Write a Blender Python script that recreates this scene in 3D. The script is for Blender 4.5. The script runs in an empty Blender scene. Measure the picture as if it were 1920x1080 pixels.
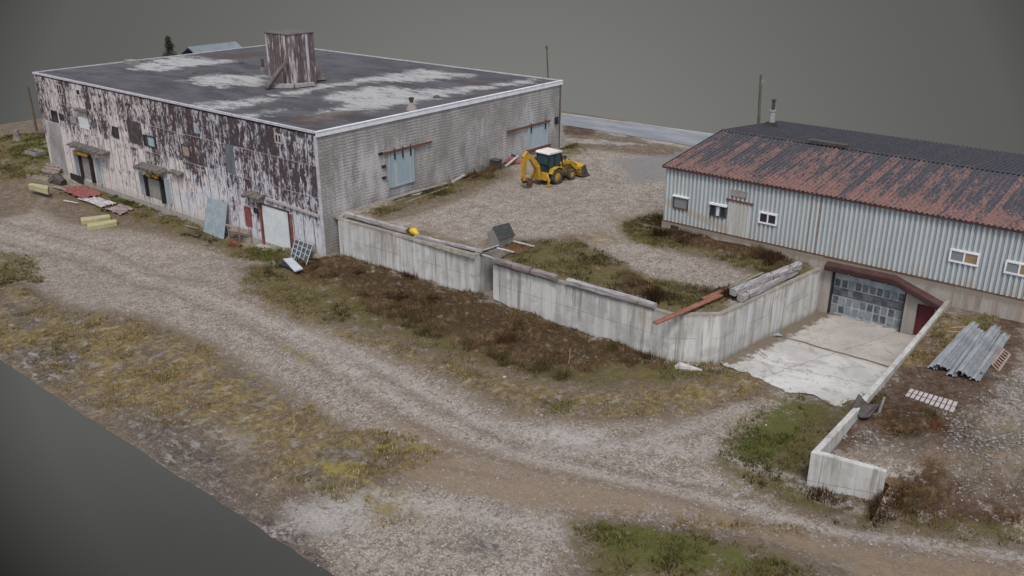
import bpy, math, random
import numpy as np
from mathutils import Vector, Matrix
random.seed(7); RNG = np.random.default_rng(7)
SC = bpy.context.scene; COL = SC.collection
rad = math.radians

# ------------------------------------------------------------------ camera, world, sun, exposure
YAW, PITCH, ROLL, FPX = -0.684774, 0.383954, 0.001195, 1696.64
CAM = np.array([51.6068, -41.0019, 23.4687])
_f = np.array([math.cos(PITCH)*math.sin(YAW), math.cos(PITCH)*math.cos(YAW), -math.sin(PITCH)])
_r = np.array([math.cos(YAW), -math.sin(YAW), 0.0]); _u = np.cross(_r, _f)
_r, _u = _r*math.cos(ROLL)+_u*math.sin(ROLL), -_r*math.sin(ROLL)+_u*math.cos(ROLL)
cam = bpy.data.cameras.new('camera'); camo = bpy.data.objects.new('camera', cam); COL.objects.link(camo)
camo.matrix_world = Matrix(((_r[0], _u[0], -_f[0], CAM[0]), (_r[1], _u[1], -_f[1], CAM[1]), (_r[2], _u[2], -_f[2], CAM[2]), (0, 0, 0, 1)))
cam.sensor_width = 36; cam.lens = FPX/1920*36; cam.clip_end = 2000; cam.clip_start = 0.5
SC.camera = camo

SUN_EL, SUN_AZ = 58, 142     # azimuth from +Y, clockwise
W = bpy.data.worlds.new('World'); SC.world = W; W.use_nodes = True
nt = W.node_tree; nt.nodes.clear()
def wn(t, **k):
    n = nt.nodes.new(t)
    for a, b in k.items(): setattr(n, a, b)
    return n
out = wn('ShaderNodeOutputWorld'); bg = wn('ShaderNodeBackground'); bg2 = wn('ShaderNodeBackground'); mx = wn('ShaderNodeMixShader')
sky = wn('ShaderNodeTexSky', sky_type='NISHITA', sun_disc=False); sky.sun_elevation = rad(SUN_EL); sky.sun_rotation = rad(SUN_AZ); sky.dust_density = 4
hs = wn('ShaderNodeHueSaturation'); hs.inputs['Saturation'].default_value = 0.6
nt.links.new(sky.outputs[0], hs.inputs['Color']); nt.links.new(hs.outputs[0], bg.inputs[0]); bg.inputs[1].default_value = 0.14
tc = wn('ShaderNodeTexCoord'); sp = wn('ShaderNodeSeparateXYZ'); nt.links.new(tc.outputs['Generated'], sp.inputs[0])
# below the horizon the model stands in a grey void, brightest in one direction of the world
vd = wn('ShaderNodeVectorMath', operation='DOT_PRODUCT'); nt.links.new(tc.outputs['Generated'], vd.inputs[0])
_c = _f + _r*(970-960)/FPX - _u*(480-540)/FPX; _c = _c/np.linalg.norm(_c); vd.inputs[1].default_value = tuple(_c)
ac = wn('ShaderNodeMath', operation='ARCCOSINE'); nt.links.new(vd.outputs['Value'], ac.inputs[0])
cr = wn('ShaderNodeValToRGB'); nt.links.new(ac.outputs[0], cr.inputs[0])
els = cr.color_ramp.elements
for pos, v in ((0.0, .172), (.2, .158), (.33, .124), (.44, .1), (.51, .09), (.55, .066), (.6, .03), (.75, .022)):
    e = els.new(pos); e.color = (v*1.0, v*1.0, v*.95, 1)
els.remove(els[0]); els.remove(els[-1])
lowf = wn('ShaderNodeMapRange', interpolation_type='SMOOTHSTEP'); lowf.inputs['From Min'].default_value = -.62; lowf.inputs['From Max'].default_value = -.4; lowf.inputs['To Min'].default_value = .55
nt.links.new(sp.outputs['Z'], lowf.inputs['Value']); bgm = wn('ShaderNodeVectorMath', operation='SCALE'); nt.links.new(cr.outputs[0], bgm.inputs[0]); nt.links.new(lowf.outputs[0], bgm.inputs['Scale'])
nt.links.new(bgm.outputs[0], bg2.inputs[0])
mr = wn('ShaderNodeMapRange'); mr.inputs['From Min'].default_value = -.03; mr.inputs['From Max'].default_value = .03
nt.links.new(sp.outputs['Z'], mr.inputs['Value'])
nt.links.new(mr.outputs[0], mx.inputs[0]); nt.links.new(bg2.outputs[0], mx.inputs[1]); nt.links.new(bg.outputs[0], mx.inputs[2]); nt.links.new(mx.outputs[0], out.inputs[0])
sl = bpy.data.lights.new('sun', 'SUN'); sl.energy = 1.5; sl.angle = rad(12); sl.color = (1, .93, .84)
so = bpy.data.objects.new('sun', sl); COL.objects.link(so)
_a = rad(SUN_AZ); sd = Vector((math.sin(_a)*math.cos(rad(SUN_EL)), math.cos(_a)*math.cos(rad(SUN_EL)), math.sin(rad(SUN_EL))))
so.rotation_euler = sd.to_track_quat('Z', 'Y').to_euler(); so.location = (20, -20, 60)
SC.view_settings.view_transform = 'Standard'; SC.view_settings.look = 'None'; SC.view_settings.exposure = 0.26; SC.view_settings.gamma = 1

# ------------------------------------------------------------------ geometry helpers
def ray(px, py): return _f + _r*(px-960)/FPX - _u*(py-540)/FPX
def onz(px, py, z): d = ray(px, py); return CAM + d*((z-CAM[2])/d[2])
def ony(px, py, y): d = ray(px, py); return CAM + d*((y-CAM[1])/d[1])
def onx(px, py, x): d = ray(px, py); return CAM + d*((x-CAM[0])/d[0])
def hgt(b, px, py): d = ray(px, py); t = np.hypot(*(b-CAM)[:2])/np.hypot(*d[:2]); return (CAM+d*t)[2]
def onground(px, py, fn):
    z = 0.
    for _ in range(8):
        P = onz(px, py, z); z = float(fn(P[0], P[1]))
    P[2] = z; return P
def sst(a, b, x):
    t = np.clip((np.asarray(x, float)-a)/(b-a), 0, 1); return t*t*(3-2*t)
def vnoise(x, y, seed=0):
    x = np.asarray(x, float); y = np.asarray(y, float)
    xi = np.floor(x); yi = np.floor(y); fx = x-xi; fy = y-yi
    fx = fx*fx*(3-2*fx); fy = fy*fy*(3-2*fy)
    def h(a, b):
        v = np.sin(a*127.1+b*311.7+seed*74.7)*43758.5453; return v-np.floor(v)
    return (h(xi, yi)*(1-fx)+h(xi+1, yi)*fx)*(1-fy)+(h(xi, yi+1)*(1-fx)+h(xi+1, yi+1)*fx)*fy
def fbm(x, y, oct=4, seed=0):
    s = 0; a = .5; n = 0
    for o in range(oct):
        s = s+a*vnoise(np.asarray(x)*2**o, np.asarray(y)*2**o, seed+o); n += a; a *= .5
    return s/n
def sdist(P, poly):        # signed distance (positive inside) of points P (n,2) to a polygon
    poly = np.asarray(poly, float); n = len(poly); d = np.full(len(P), 1e9); ins = np.zeros(len(P), bool)
    for i in range(n):
        a, b = poly[i], poly[(i+1) % n]; ab = b-a
        t = np.clip(((P-a)@ab)/(ab@ab+1e-12), 0, 1); q = a+t[:, None]*ab
        d = np.minimum(d, np.hypot(*(P-q).T))
        c = (a[1] > P[:, 1]) != (b[1] > P[:, 1])
        with np.errstate(divide='ignore', invalid='ignore'):
            xi = (b[0]-a[0])*(P[:, 1]-a[1])/(b[1]-a[1])+a[0]
        ins ^= c & (P[:, 0] < xi)
    return np.where(ins, d, -d)

class MB:
    def __init__(s): s.v = []; s.f = []
    def add(s, vs, fs):
        o = len(s.v); s.v += [tuple(map(float, v)) for v in vs]; s.f += [tuple(i+o for i in f) for f in fs]; return s
    def box(s, x0, x1, y0, y1, z0, z1):
        x0, x1 = min(x0, x1), max(x0, x1); y0, y1 = min(y0, y1), max(y0, y1); z0, z1 = min(z0, z1), max(z0, z1)
        return s.add([(x0, y0, z0), (x1, y0, z0), (x1, y1, z0), (x0, y1, z0), (x0, y0, z1), (x1, y0, z1), (x1, y1, z1), (x0, y1, z1)],
                     [(0, 3, 2, 1), (4, 5, 6, 7), (0, 1, 5, 4), (1, 2, 6, 5), (2, 3, 7, 6), (3, 0, 4, 7)])
    def beam(s, p, q, w, h, up=(0, 0, 1), w2=None, h2=None):
        p = Vector(p); q = Vector(q); d = (q-p).normalized(); up = Vector(up)
        if abs(d.dot(up)) > .98: up = Vector((1, 0, 0))
        a = d.cross(up).normalized(); b = a.cross(d).normalized(); vs = []
        for c, ww, hh in ((p, w, h), (q, w2 or w, h2 or h)):
            for i, j in ((-1, -1), (1, -1), (1, 1), (-1, 1)): vs.append(c+a*(i*ww/2)+b*(j*hh/2))
        return s.add(vs, [(0, 1, 2, 3), (7, 6, 5, 4), (0, 4, 5, 1), (1, 5, 6, 2), (2, 6, 7, 3), (3, 7, 4, 0)])
    def tube(s, pts, rs, n=10, jit=0):
        pts = [Vector(p) for p in pts]; rs = rs if isinstance(rs, (list, tuple)) else [rs]*len(pts); vs = []; fs = []
        for i, p in enumerate(pts):
            d = (pts[min(i+1, len(pts)-1)]-pts[max(i-1, 0)]).normalized()
            up = Vector((0, 0, 1)) if abs(d.z) < .9 else Vector((1, 0, 0))
            a = d.cross(up).normalized(); b = a.cross(d)
            for k in range(n):
                t = 2*math.pi*k/n; r = rs[i]*(1+random.uniform(-jit, jit)); vs.append(p+a*(math.cos(t)*r)+b*(math.sin(t)*r))
        for i in range(len(pts)-1):
            for k in range(n): k2 = (k+1) % n; fs.append((i*n+k, i*n+k2, (i+1)*n+k2, (i+1)*n+k))
        fs.append(tuple(range(n))[::-1]); fs.append(tuple((len(pts)-1)*n+k for k in range(n)))
        return s.add(vs, fs)
    def prism(s, poly, axis, a, b):     # poly of 2d points in the two other axes
        n = len(poly); vs = []
        for c in (a, b):
            for (u, v) in poly:
                vs.append({'x': (c, u, v), 'y': (u, c, v), 'z': (u, v, c)}[axis])
        fs = [tuple(range(n)), tuple(range(2*n-1, n-1, -1))]
        for i in range(n): j = (i+1) % n; fs.append((i, i+n, j+n, j))
        return s.add(vs, fs)
    def slab(s, quad, t):               # thick slab under a quad of 4 points
        q = [Vector(p) for p in quad]; n = (q[1]-q[0]).cross(q[3]-q[0]).normalized()
        if n.z < 0: n = -n
        return s.add(q+[p-n*t for p in q], [(0, 1, 2, 3), (7, 6, 5, 4), (0, 4, 5, 1), (1, 5, 6, 2), (2, 6, 7, 3), (3, 7, 4, 0)])
    def ring(s, x0, x1, z0, z1, w, y0, y1):   # rectangular frame in an xz wall
        s.box(x0, x1, y0, y1, z1-w, z1); s.box(x0, x1, y0, y1, z0, z0+w); s.box(x0, x0+w, y0, y1, z0+w, z1-w); s.box(x1-w, x1, y0, y1, z0+w, z1-w); return s
    def ringx(s, y0, y1, z0, z1, w, x0, x1):
        s.box(x0, x1, y0, y1, z1-w, z1); s.box(x0, x1, y0, y1, z0, z0+w); s.box(x0, x1, y0, y0+w, z0+w, z1-w); s.box(x0, x1, y1-w, y1, z0+w, z1-w); return s
    def corr(s, p0, U, V, pitch, amp, flat=.3, thick=0.0):   # trapezoid-ribbed sheet: ribs run along V
        p0 = Vector(p0); U = Vector(U); V = Vector(V); N = U.cross(V).normalized(); L = U.length; u = U/L
        prof = []; x = 0.0
        while x < L:
            for fx, h in ((0, 0), (flat, 0), (flat+.12, 1), (1-.12, 1)):
                xx = x+fx*pitch
                if xx <= L: prof.append((xx, h*amp))
            x += pitch
        prof.append((L, 0)); vs = []; fs = []; m = len(prof)
        for j in (0, 1):
            for (xx, h) in prof: vs.append(p0+u*xx+V*j+N*h)
        for i in range(m-1): fs.append((i, i+1, m+i+1, m+i))
        if thick:
            for j in (0, 1):
                for (xx, h) in prof: vs.append(p0+u*xx+V*j+N*(h-thick))
            k = 2*m
            for i in range(m-1):
                fs += [(k+i+1, k+i, k+m+i, k+m+i+1), (i+1, i, k+i, k+i+1), (m+i, m+i+1, k+m+i+1, k+m+i)]
            fs += [(0, m, k+m, k), (m-1, k+m-1, k+2*m-1, 2*m-1)]
        return s.add(vs, fs)

def wloc(o):
    v = Vector((0, 0, 0))
    while o: v += o.location; o = o.parent
    return v
def obj(name, mb, mat, parent=None, local=False, smooth=False, base=None, bevel=0):
    off = Vector((0, 0, 0))
    if parent is not None and not local: off = wloc(parent)
    if parent is None and base is not None: off = Vector(base)
    me = bpy.data.meshes.new(name); me.from_pydata([tuple(Vector(v)-off) for v in mb.v], [], mb.f); me.update()
    if smooth: me.polygons.foreach_set('use_smooth', [True]*len(me.polygons))
    me.materials.append(mat); o = bpy.data.objects.new(name, me); COL.objects.link(o)
    if parent is not None: o.parent = parent
    elif base is not None: o.location = base
    if bevel:
        b = o.modifiers.new('bevel', 'BEVEL'); b.width = bevel; b.segments = 2; b.limit_method = 'ANGLE'
    return o
def tag(o, label=None, cat=None, group=None, kind=None):
    if label: o['label'] = label
    if cat: o['category'] = cat
    if group: o['group'] = group
    if kind: o['kind'] = kind
    return o
def thing(name, label, cat, loc, rotz=0, group=None):
    o = bpy.data.objects.new(name, None); COL.objects.link(o); o.location = loc; o.rotation_euler = (0, 0, rotz); o.empty_display_size = .3
    return tag(o, label, cat, group)
def single(name, mb, mat, label, cat, group=None, base=None, smooth=False, bevel=0):
    if base is None:
        a = np.array(mb.v); base = (a[:, 0].mean(), a[:, 1].mean(), a[:, 2].min())
    return tag(obj(name, mb, mat, base=tuple(map(float, base)), smooth=smooth, bevel=bevel), label, cat, group)

# ------------------------------------------------------------------ material helpers
class NT:
    def __init__(s, name):
        s.m = bpy.data.materials.new(name); s.m.use_nodes = True; s.t = s.m.node_tree; s.b = s.t.nodes['Principled BSDF']
        s.geo = s.t.nodes.new('ShaderNodeNewGeometry'); s.P = s.geo.outputs['Position']
        s.sep = s.t.nodes.new('ShaderNodeSeparateXYZ'); s.t.links.new(s.P, s.sep.inputs[0]); s.X, s.Y, s.Z = s.sep.outputs
    def objspace(s):
        tcn = s.t.nodes.new('ShaderNodeTexCoord'); s.P = tcn.outputs['Object']; s.t.links.new(s.P, s.sep.inputs[0]); return s
    def n(s, t, **k):
        n = s.t.nodes.new(t)
        for a, b in k.items(): setattr(n, a, b)
        return n
    def L(s, a, b):
        if hasattr(a, 'is_output'): s.t.links.new(a, b)
        else: b.default_value = a
    def sc(s, v, k):
        n = s.n('ShaderNodeVectorMath', operation='MULTIPLY'); s.L(v, n.inputs[0]); n.inputs[1].default_value = k if isinstance(k, tuple) else (k, k, k); return n.outputs[0]
    def noise(s, scale, det=5, rough=.6, vec=None, stretch=None, dist=0):
        v = vec if vec is not None else s.P
        if stretch: v = s.sc(v, stretch)
        n = s.n('ShaderNodeTexNoise'); n.inputs['Scale'].default_value = scale; n.inputs['Detail'].default_value = det; n.inputs['Roughness'].default_value = rough; n.inputs['Distortion'].default_value = dist
        s.L(v, n.inputs['Vector']); return n.outputs[0]
    def vor(s, scale, vec=None, out='Color', feat='F1', rnd=1):
        n = s.n('ShaderNodeTexVoronoi', feature=feat); n.inputs['Scale'].default_value = scale; n.inputs['Randomness'].default_value = rnd
        s.L(vec if vec is not None else s.P, n.inputs['Vector']); return n.outputs[out]
    def M(s, op, a, b=0., c=0.):
        n = s.n('ShaderNodeMath', operation=op); s.L(a, n.inputs[0]); s.L(b, n.inputs[1])
        if op in ('MULTIPLY_ADD', 'COMPARE'): s.L(c, n.inputs[2])
        return n.outputs[0]
    def step(s, v, a, b):
        n = s.n('ShaderNodeMapRange', interpolation_type='SMOOTHSTEP'); s.L(v, n.inputs['Value']); n.inputs['From Min'].default_value = a; n.inputs['From Max'].default_value = b; return n.outputs[0]
    def ramp(s, v, stops):
        n = s.n('ShaderNodeValToRGB'); s.L(v, n.inputs[0]); e = n.color_ramp.elements
        while len(e) < len(stops): e.new(.5)
        for i, (p, c) in enumerate(stops): e[i].position = p; e[i].color = (*c, 1) if len(c) == 3 else c
        return n.outputs[0]
    def mix(s, f, a, b, blend='MIX'):
        n = s.n('ShaderNodeMix', data_type='RGBA', blend_type=blend); s.L(f, n.inputs[0])
        for q, i in ((a, 6), (b, 7)):
            s.L((*q, 1) if isinstance(q, tuple) and len(q) == 3 else q, n.inputs[i])
        return n.outputs[2]
    def attr(s, name, out='Fac'):
        n = s.n('ShaderNodeAttribute', attribute_name=name); return n.outputs[out]
    def wn(s, *vals):
        c = s.n('ShaderNodeCombineXYZ')
        for i, v in enumerate(vals): s.L(v, c.inputs[i])
        w = s.n('ShaderNodeTexWhiteNoise', noise_dimensions='3D'); s.L(c.outputs[0], w.inputs[0]); return w.outputs[0]
    def done(s, col, rough=.9, spec=.2, bump=None, bstr=.3, bdist=.05, metal=0):
        s.L((*col, 1) if isinstance(col, tuple) and len(col) == 3 else col, s.b.inputs['Base Color']); s.L(rough, s.b.inputs['Roughness']); s.b.inputs['Specular IOR Level'].default_value = spec; s.b.inputs['Metallic'].default_value = metal
        if bump is not None:
            n = s.n('ShaderNodeBump'); n.inputs['Strength'].default_value = bstr; n.inputs['Distance'].default_value = bdist; s.L(bump, n.inputs['Height']); s.t.links.new(n.outputs[0], s.b.inputs['Normal'])
        return s.m

def weathered(name, c1, c2, c3=None, scale=2., rough=.85, stretch=None, spec=.2, metal=0, lo=.4, hi=.62, world=False):
    k = NT(name)
    if not world: k.objspace()
    a = k.noise(scale, 6, .65, stretch=stretch); col = k.mix(k.step(a, lo, hi), c1, c2)
    if c3: col = k.mix(k.step(k.noise(scale*3.1, 5, .7, stretch=stretch), .55, .7), col, c3)
    fine = k.noise(scale*9, 3, .6, stretch=stretch)
    col = k.mix(k.M('MULTIPLY', fine, .5), col, (.5*c1[0], .5*c1[1], .5*c1[2]))
    return k.done(col, rough, spec, fine, .25, .03, metal)

# ground: gravel with zones painted as vertex masks (what grows or lies there)
def ground_mat(name, gA, gB, gC):
    k = NT(name)
    n0 = k.noise(.22, 5, .6); n1 = k.noise(.9, 7, .68); n2 = k.noise(3.2, 6, .7); n3 = k.noise(11, 4, .7); nt_ = k.noise(2.1, 5, .7, stretch=(1, .45, 1))
    g = k.mix(k.step(n1, .36, .64), gA, gB)
    g = k.mix(k.M('MULTIPLY', k.step(n2, .5, .68), .75), g, gC)
    v = k.vor(7.5); vs = k.n('ShaderNodeSeparateColor'); k.L(v, vs.inputs[0])
    n5 = k.noise(1.7, 6, .72, stretch=(1, .6, 1)); g = k.mix(k.M('MULTIPLY', k.step(n5, .5, .66), .6), g, (.12, .098, .08)); g = k.mix(k.M('MULTIPLY', k.step(n5, .48, .34), .5), g, (.33, .305, .295))
    g = k.mix(k.M('MULTIPLY', k.step(n0, .5, .68), .5), g, (.175, .14, .115))
    g = k.mix(k.M('MULTIPLY', k.step(vs.outputs[0], .6, .95), .42), g, (.38, .355, .34))
    g = k.mix(k.M('MULTIPLY', k.step(vs.outputs[1], .7, .95), .45), g, (.075, .062, .054))
    v3 = k.vor(15.); vs3 = k.n('ShaderNodeSeparateColor'); k.L(v3, vs3.inputs[0]); g = k.mix(k.M('MULTIPLY', k.step(vs3.outputs[0], .55, .95), .45), g, (.5, .47, .44)); g = k.mix(k.M('MULTIPLY', k.step(vs3.outputs[1], .6, .95), .45), g, (.07, .055, .045))
    v2 = k.vor(2.6); vs2 = k.n('ShaderNodeSeparateColor'); k.L(v2, vs2.inputs[0])
    d2 = k.vor(2.6, out='Distance')
    st = k.M('MULTIPLY', k.step(vs2.outputs[0], .965, .97), k.step(d2, .22, .12))
    g = k.mix(k.M('MULTIPLY', st, .8), g, (.4, .39, .38))
    rag = k.M('ADD', k.M('MULTIPLY', k.M('SUBTRACT', n1, .5), 2.4), k.M('ADD', k.M('MULTIPLY', k.M('SUBTRACT', n2, .5), 1.5), k.M('MULTIPLY', k.M('SUBTRACT', n3, .5), 1.)))
    def zone(col, at, colr, lo=.3, hi=.95, amt=.93, k_=1.):
        f = k.step(k.M('ADD', k.M('MULTIPLY', k.attr(at), k_), k.M('MULTIPLY', rag, 1.3)), lo, hi)
        f = k.M('MULTIPLY', f, k.step(k.attr(at), .01, .25))
        return k.mix(k.M('MULTIPLY', f, amt), col, colr)
    soil = k.mix(k.step(k.M('ADD', k.M('MULTIPLY', n1, .5), k.M('MULTIPLY', n2, .5)), .4, .6), (.05, .035, .023), (.175, .135, .096)); soil = k.mix(k.M('MULTIPLY', k.step(n5, .52, .68), .5), soil, (.27, .245, .22)); soil = k.mix(k.M('MULTIPLY', k.step(n3, .56, .74), .5), soil, (.3, .27, .245)); g = zone(g, 'soil', soil, .2, 1., .9, 1.05)
    sand = k.mix(n2, (.17, .125, .085), (.255, .205, .15))
    g = zone(g, 'sand', sand, .3, 1., .85)
    asph = k.mix(n2, (.13, .135, .145), (.22, .22, .225)); g = zone(g, 'asph', asph, .4, .8, .8)
    pale = k.mix(n2, (.26, .25, .245), (.44, .43, .425)); g = zone(g, 'pale', pale, .3, 1.1, .6)
    dirt = k.mix(k.step(n2, .38, .68), (.042, .027, .019), (.125, .085, .062)); dirt = k.mix(k.M('MULTIPLY', k.step(n3, .6, .75), .45), dirt, (.3, .26, .235)); g = zone(g, 'dirt', dirt)
    dry = k.ramp(k.M('ADD', k.M('MULTIPLY', n2, .6), k.M('MULTIPLY', nt_, .4)), [(.32, (.06, .048, .024)), (.43, (.115, .09, .038)), (.51, (.185, .14, .058)), (.58, (.245, .185, .09)), (.68, (.33, .285, .21))])
    dry = k.mix(k.M('MULTIPLY', k.step(n3, .55, .75), .5), dry, (.055, .055, .02)); dry = k.mix(k.M('MULTIPLY', k.step(k.noise(.6, 6, .7, stretch=(1, .6, 1)), .46, .58), .8), dry, soil); dry = k.mix(k.M('MULTIPLY', k.step(k.noise(1.3, 6, .7, stretch=(1, .7, 1)), .53, .63), .7), dry, (.3, .28, .26)); g = zone(g, 'dry', dry, .25, 1.15, .95, .95)
    dk = k.mix(k.step(n2, .36, .62), (.03, .024, .022), (.13, .11, .1)); dk = k.mix(k.M('MULTIPLY', k.step(k.noise(1.6, 6, .72, stretch=(.6, 1.3, 1)), .5, .62), .85), dk, (.29, .275, .27)); g = zone(g, 'dark', dk, .35, 1.1, .9)
    ms = k.mix(n2, (.14, .12, .025), (.31, .255, .07)); g = zone(g, 'moss', ms, .45, 1.15, .85)
    grn = k.ramp(k.M('ADD', k.M('MULTIPLY', n2, .6), k.M('MULTIPLY', n3, .4)), [(.32, (.03, .025, .012)), (.45, (.075, .064, .024)), (.55, (.125, .1, .04)), (.68, (.18, .135, .07))])
    grn = k.mix(k.M('MULTIPLY', k.step(n1, .52, .66), .4), grn, (.15, .12, .085)); grn = k.mix(k.M('MULTIPLY', k.step(n0, .48, .62), .35), grn, (.055, .065, .018)); g = zone(g, 'grass', grn)
    wd = k.ramp(k.M('ADD', k.M('MULTIPLY', n1, .5), k.M('MULTIPLY', n2, .5)), [(.38, (.018, .011, .006)), (.48, (.042, .026, .015)), (.55, (.078, .05, .026)), (.64, (.15, .112, .075))]); g = zone(g, 'weed', wd)
    gr2 = k.mix(n3, (.042, .055, .013), (.115, .135, .035)); g = zone(g, 'green', gr2, .4, 1.1, .75)
    rut = k.M('MULTIPLY', k.attr('rut'), k.step(n2, .38, .58)); g = k.mix(k.M('MULTIPLY', rut, .7), g, (.14, .108, .085)); pale_strk = k.M('MULTIPLY', k.attr('ridge'), k.step(n2, .42, .6)); g = k.mix(k.M('MULTIPLY', pale_strk, .6), g, (.38, .36, .35))  # browner along the rut lines, paler along the ridge lines
    bump = k.M('ADD', k.M('MULTIPLY', n3, .6), k.M('ADD', n2, k.M('MULTIPLY', d2, -.2)))
    return k.done(g, .95, .12, bump, .9, .14)

def mat_panel():
    k = NT('peeling_panel_paint'); cx = k.M('FLOOR', k.M('DIVIDE', k.X, 1.22)); cz = k.M('FLOOR', k.M('DIVIDE', k.M('ADD', k.Z, .4), 2.44))
    rp = k.wn(cx, cz, 0.); rq = k.wn(cx, cz, 3.)
    st = k.noise(1., 8, .76, stretch=(2.3, 2.3, .8)); bl = k.noise(.33, 5, .6); fl = k.noise(3., 6, .72, stretch=(1.5, 1.5, .75))
    hz = k.step(k.Z, -.2, 6.)                                       # paint has flaked off more towards the roof
    gx = k.step(k.X, -30, -8)
    edge = k.M('ABSOLUTE', k.M('SUBTRACT', k.M('FRACT', k.M('DIVIDE', k.X, 1.22)), .5))
    peel = k.M('ADD', k.M('MULTIPLY', st, 2.3), k.M('ADD', k.M('MULTIPLY', bl, 1.1), k.M('MULTIPLY', fl, 1.7)))        # mean 2.0
    peel = k.M('ADD', peel, k.M('MULTIPLY', k.M('SUBTRACT', hz, .85), .5)); peel = k.M('ADD', peel, k.M('MULTIPLY', k.M('SUBTRACT', rp, .5), .26)); peel = k.M('ADD', peel, k.M('MULTIPLY', k.M('SUBTRACT', gx, .75), .12))
    peel = k.M('SUBTRACT', peel, k.M('MULTIPLY', k.step(edge, .36, .5), .2))
    f = k.step(peel, 2.47, 2.59)
    paint = k.mix(k.step(k.M('ADD', k.noise(.5, 4), k.M('MULTIPLY', k.M('SUBTRACT', gx, .6), .32)), .4, .58), (.55, .51, .49), (.49, .5, .55))
    paint = k.mix(k.M('MULTIPLY', k.step(k.noise(2.2, 6, .7, stretch=(3, 3, .5)), .48, .66), .8), paint, (.2, .195, .23))
    bare = k.mix(k.step(rq, .3, .7), (.056, .038, .044), (.05, .046, .054)); bare = k.mix(k.M('MULTIPLY', k.step(k.noise(3, 5, .7, stretch=(2, 2, .4)), .45, .7), .6), bare, (.095, .06, .062))
    mid = k.mix(f, paint, bare)
    half = k.M('MULTIPLY', k.step(peel, 2.27, 2.47), k.M('SUBTRACT', 1., f)); mid = k.mix(k.M('MULTIPLY', half, .6), mid, (.22, .2, .235))
    jx = k.step(edge, .455, .475); fz = k.M('ABSOLUTE', k.M('SUBTRACT', k.M('FRACT', k.M('DIVIDE', k.M('ADD', k.Z, .4), 2.44)), .5)); jz = k.step(fz, .484, .494)
    lineX = k.mix(k.M('GREATER_THAN', rp, .75), (.06, .045, .05), (.3, .27, .3))
    mid = k.mix(k.M('MULTIPLY', jx, .95), mid, lineX); mid = k.mix(k.M('MULTIPLY', jz, .6), mid, (.4, .37, .38))
    dirt = k.M('MULTIPLY', k.step(k.M('ADD', k.Z, k.M('MULTIPLY', fl, 1.2)), .9, -.6), .6); mid = k.mix(dirt, mid, (.17, .16, .155))
    h = k.M('SUBTRACT', k.M('MULTIPLY', f, -.4), jx)
    return k.done(mid, .85, .2, k.M('ADD', h, k.M('MULTIPLY', fl, .3)), .5, .04)

def mat_block(axis='Y', name='grey_concrete_block'):
    k = NT(name); c = k.n('ShaderNodeCombineXYZ'); k.L(k.Y if axis == 'Y' else k.X, c.inputs[0]); k.L(k.Z, c.inputs[1])
    b = k.n('ShaderNodeTexBrick'); k.L(c.outputs[0], b.inputs['Vector']); b.inputs['Scale'].default_value = 1; b.inputs['Brick Width'].default_value = .42; b.inputs['Row Height'].default_value = .24; b.inputs['Mortar Size'].default_value = .022; b.inputs['Mortar Smooth'].default_value = .3
    b.inputs['Color1'].default_value = (.26, .252, .25, 1); b.inputs['Color2'].default_value = (.315, .306, .304, 1); b.inputs['Mortar'].default_value = (.155, .15, .15, 1)
    rowf = k.M('FRACT', k.M('DIVIDE', k.Z, .24))
    big = k.noise(.2, 4, .55, stretch=(1, 1, .6)); vst = k.noise(.6, 6, .7, stretch=(1.3, 1.3, .35)); fine = k.noise(7, 5, .7)
    f = k.M('ADD', k.M('MULTIPLY', big, .75), k.M('ADD', k.M('MULTIPLY', vst, 1.1), k.M('MULTIPLY', k.M('SUBTRACT', fine, .5), .5)))
    f = k.M('ADD', f, k.M('MULTIPLY', k.step(k.M('ABSOLUTE', k.M('SUBTRACT', rowf, .5)), .1, .5), .13))
    f = k.M('SUBTRACT', f, k.M('MULTIPLY', k.step(k.Z, 6.2, 9.2), .16))
    f = k.step(f, .94, 1.2)
    col = k.mix(k.step(k.noise(.5, 6, .65), .4, .65), b.outputs[0], (.2, .192, .19)); col = k.mix(k.M('MULTIPLY', k.step(fine, .5, .75), .45), col, (.28, .272, .27))
    ln = k.step(rowf, .16, .0); col = k.mix(k.M('MULTIPLY', ln, .75), col, (.105, .1, .1)); l2 = k.M('MULTIPLY', k.step(rowf, .45, .7), k.step(vst, .4, .6)); col = k.mix(k.M('MULTIPLY', l2, .5), col, (.46, .46, .47))
    col = k.mix(k.M('MULTIPLY', f, .8), col, (.45, .45, .47))
    if axis == 'Y': col = k.mix(k.M('MULTIPLY', k.step(k.M('ADD', k.Z, vst), 4.4, 3.2), .35), col, (.13, .115, .1))
    return k.done(col, .92, .15, k.M('ADD', b.outputs['Fac'], k.M('MULTIPLY', fine, -.5)), .5, -.03)

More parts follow.
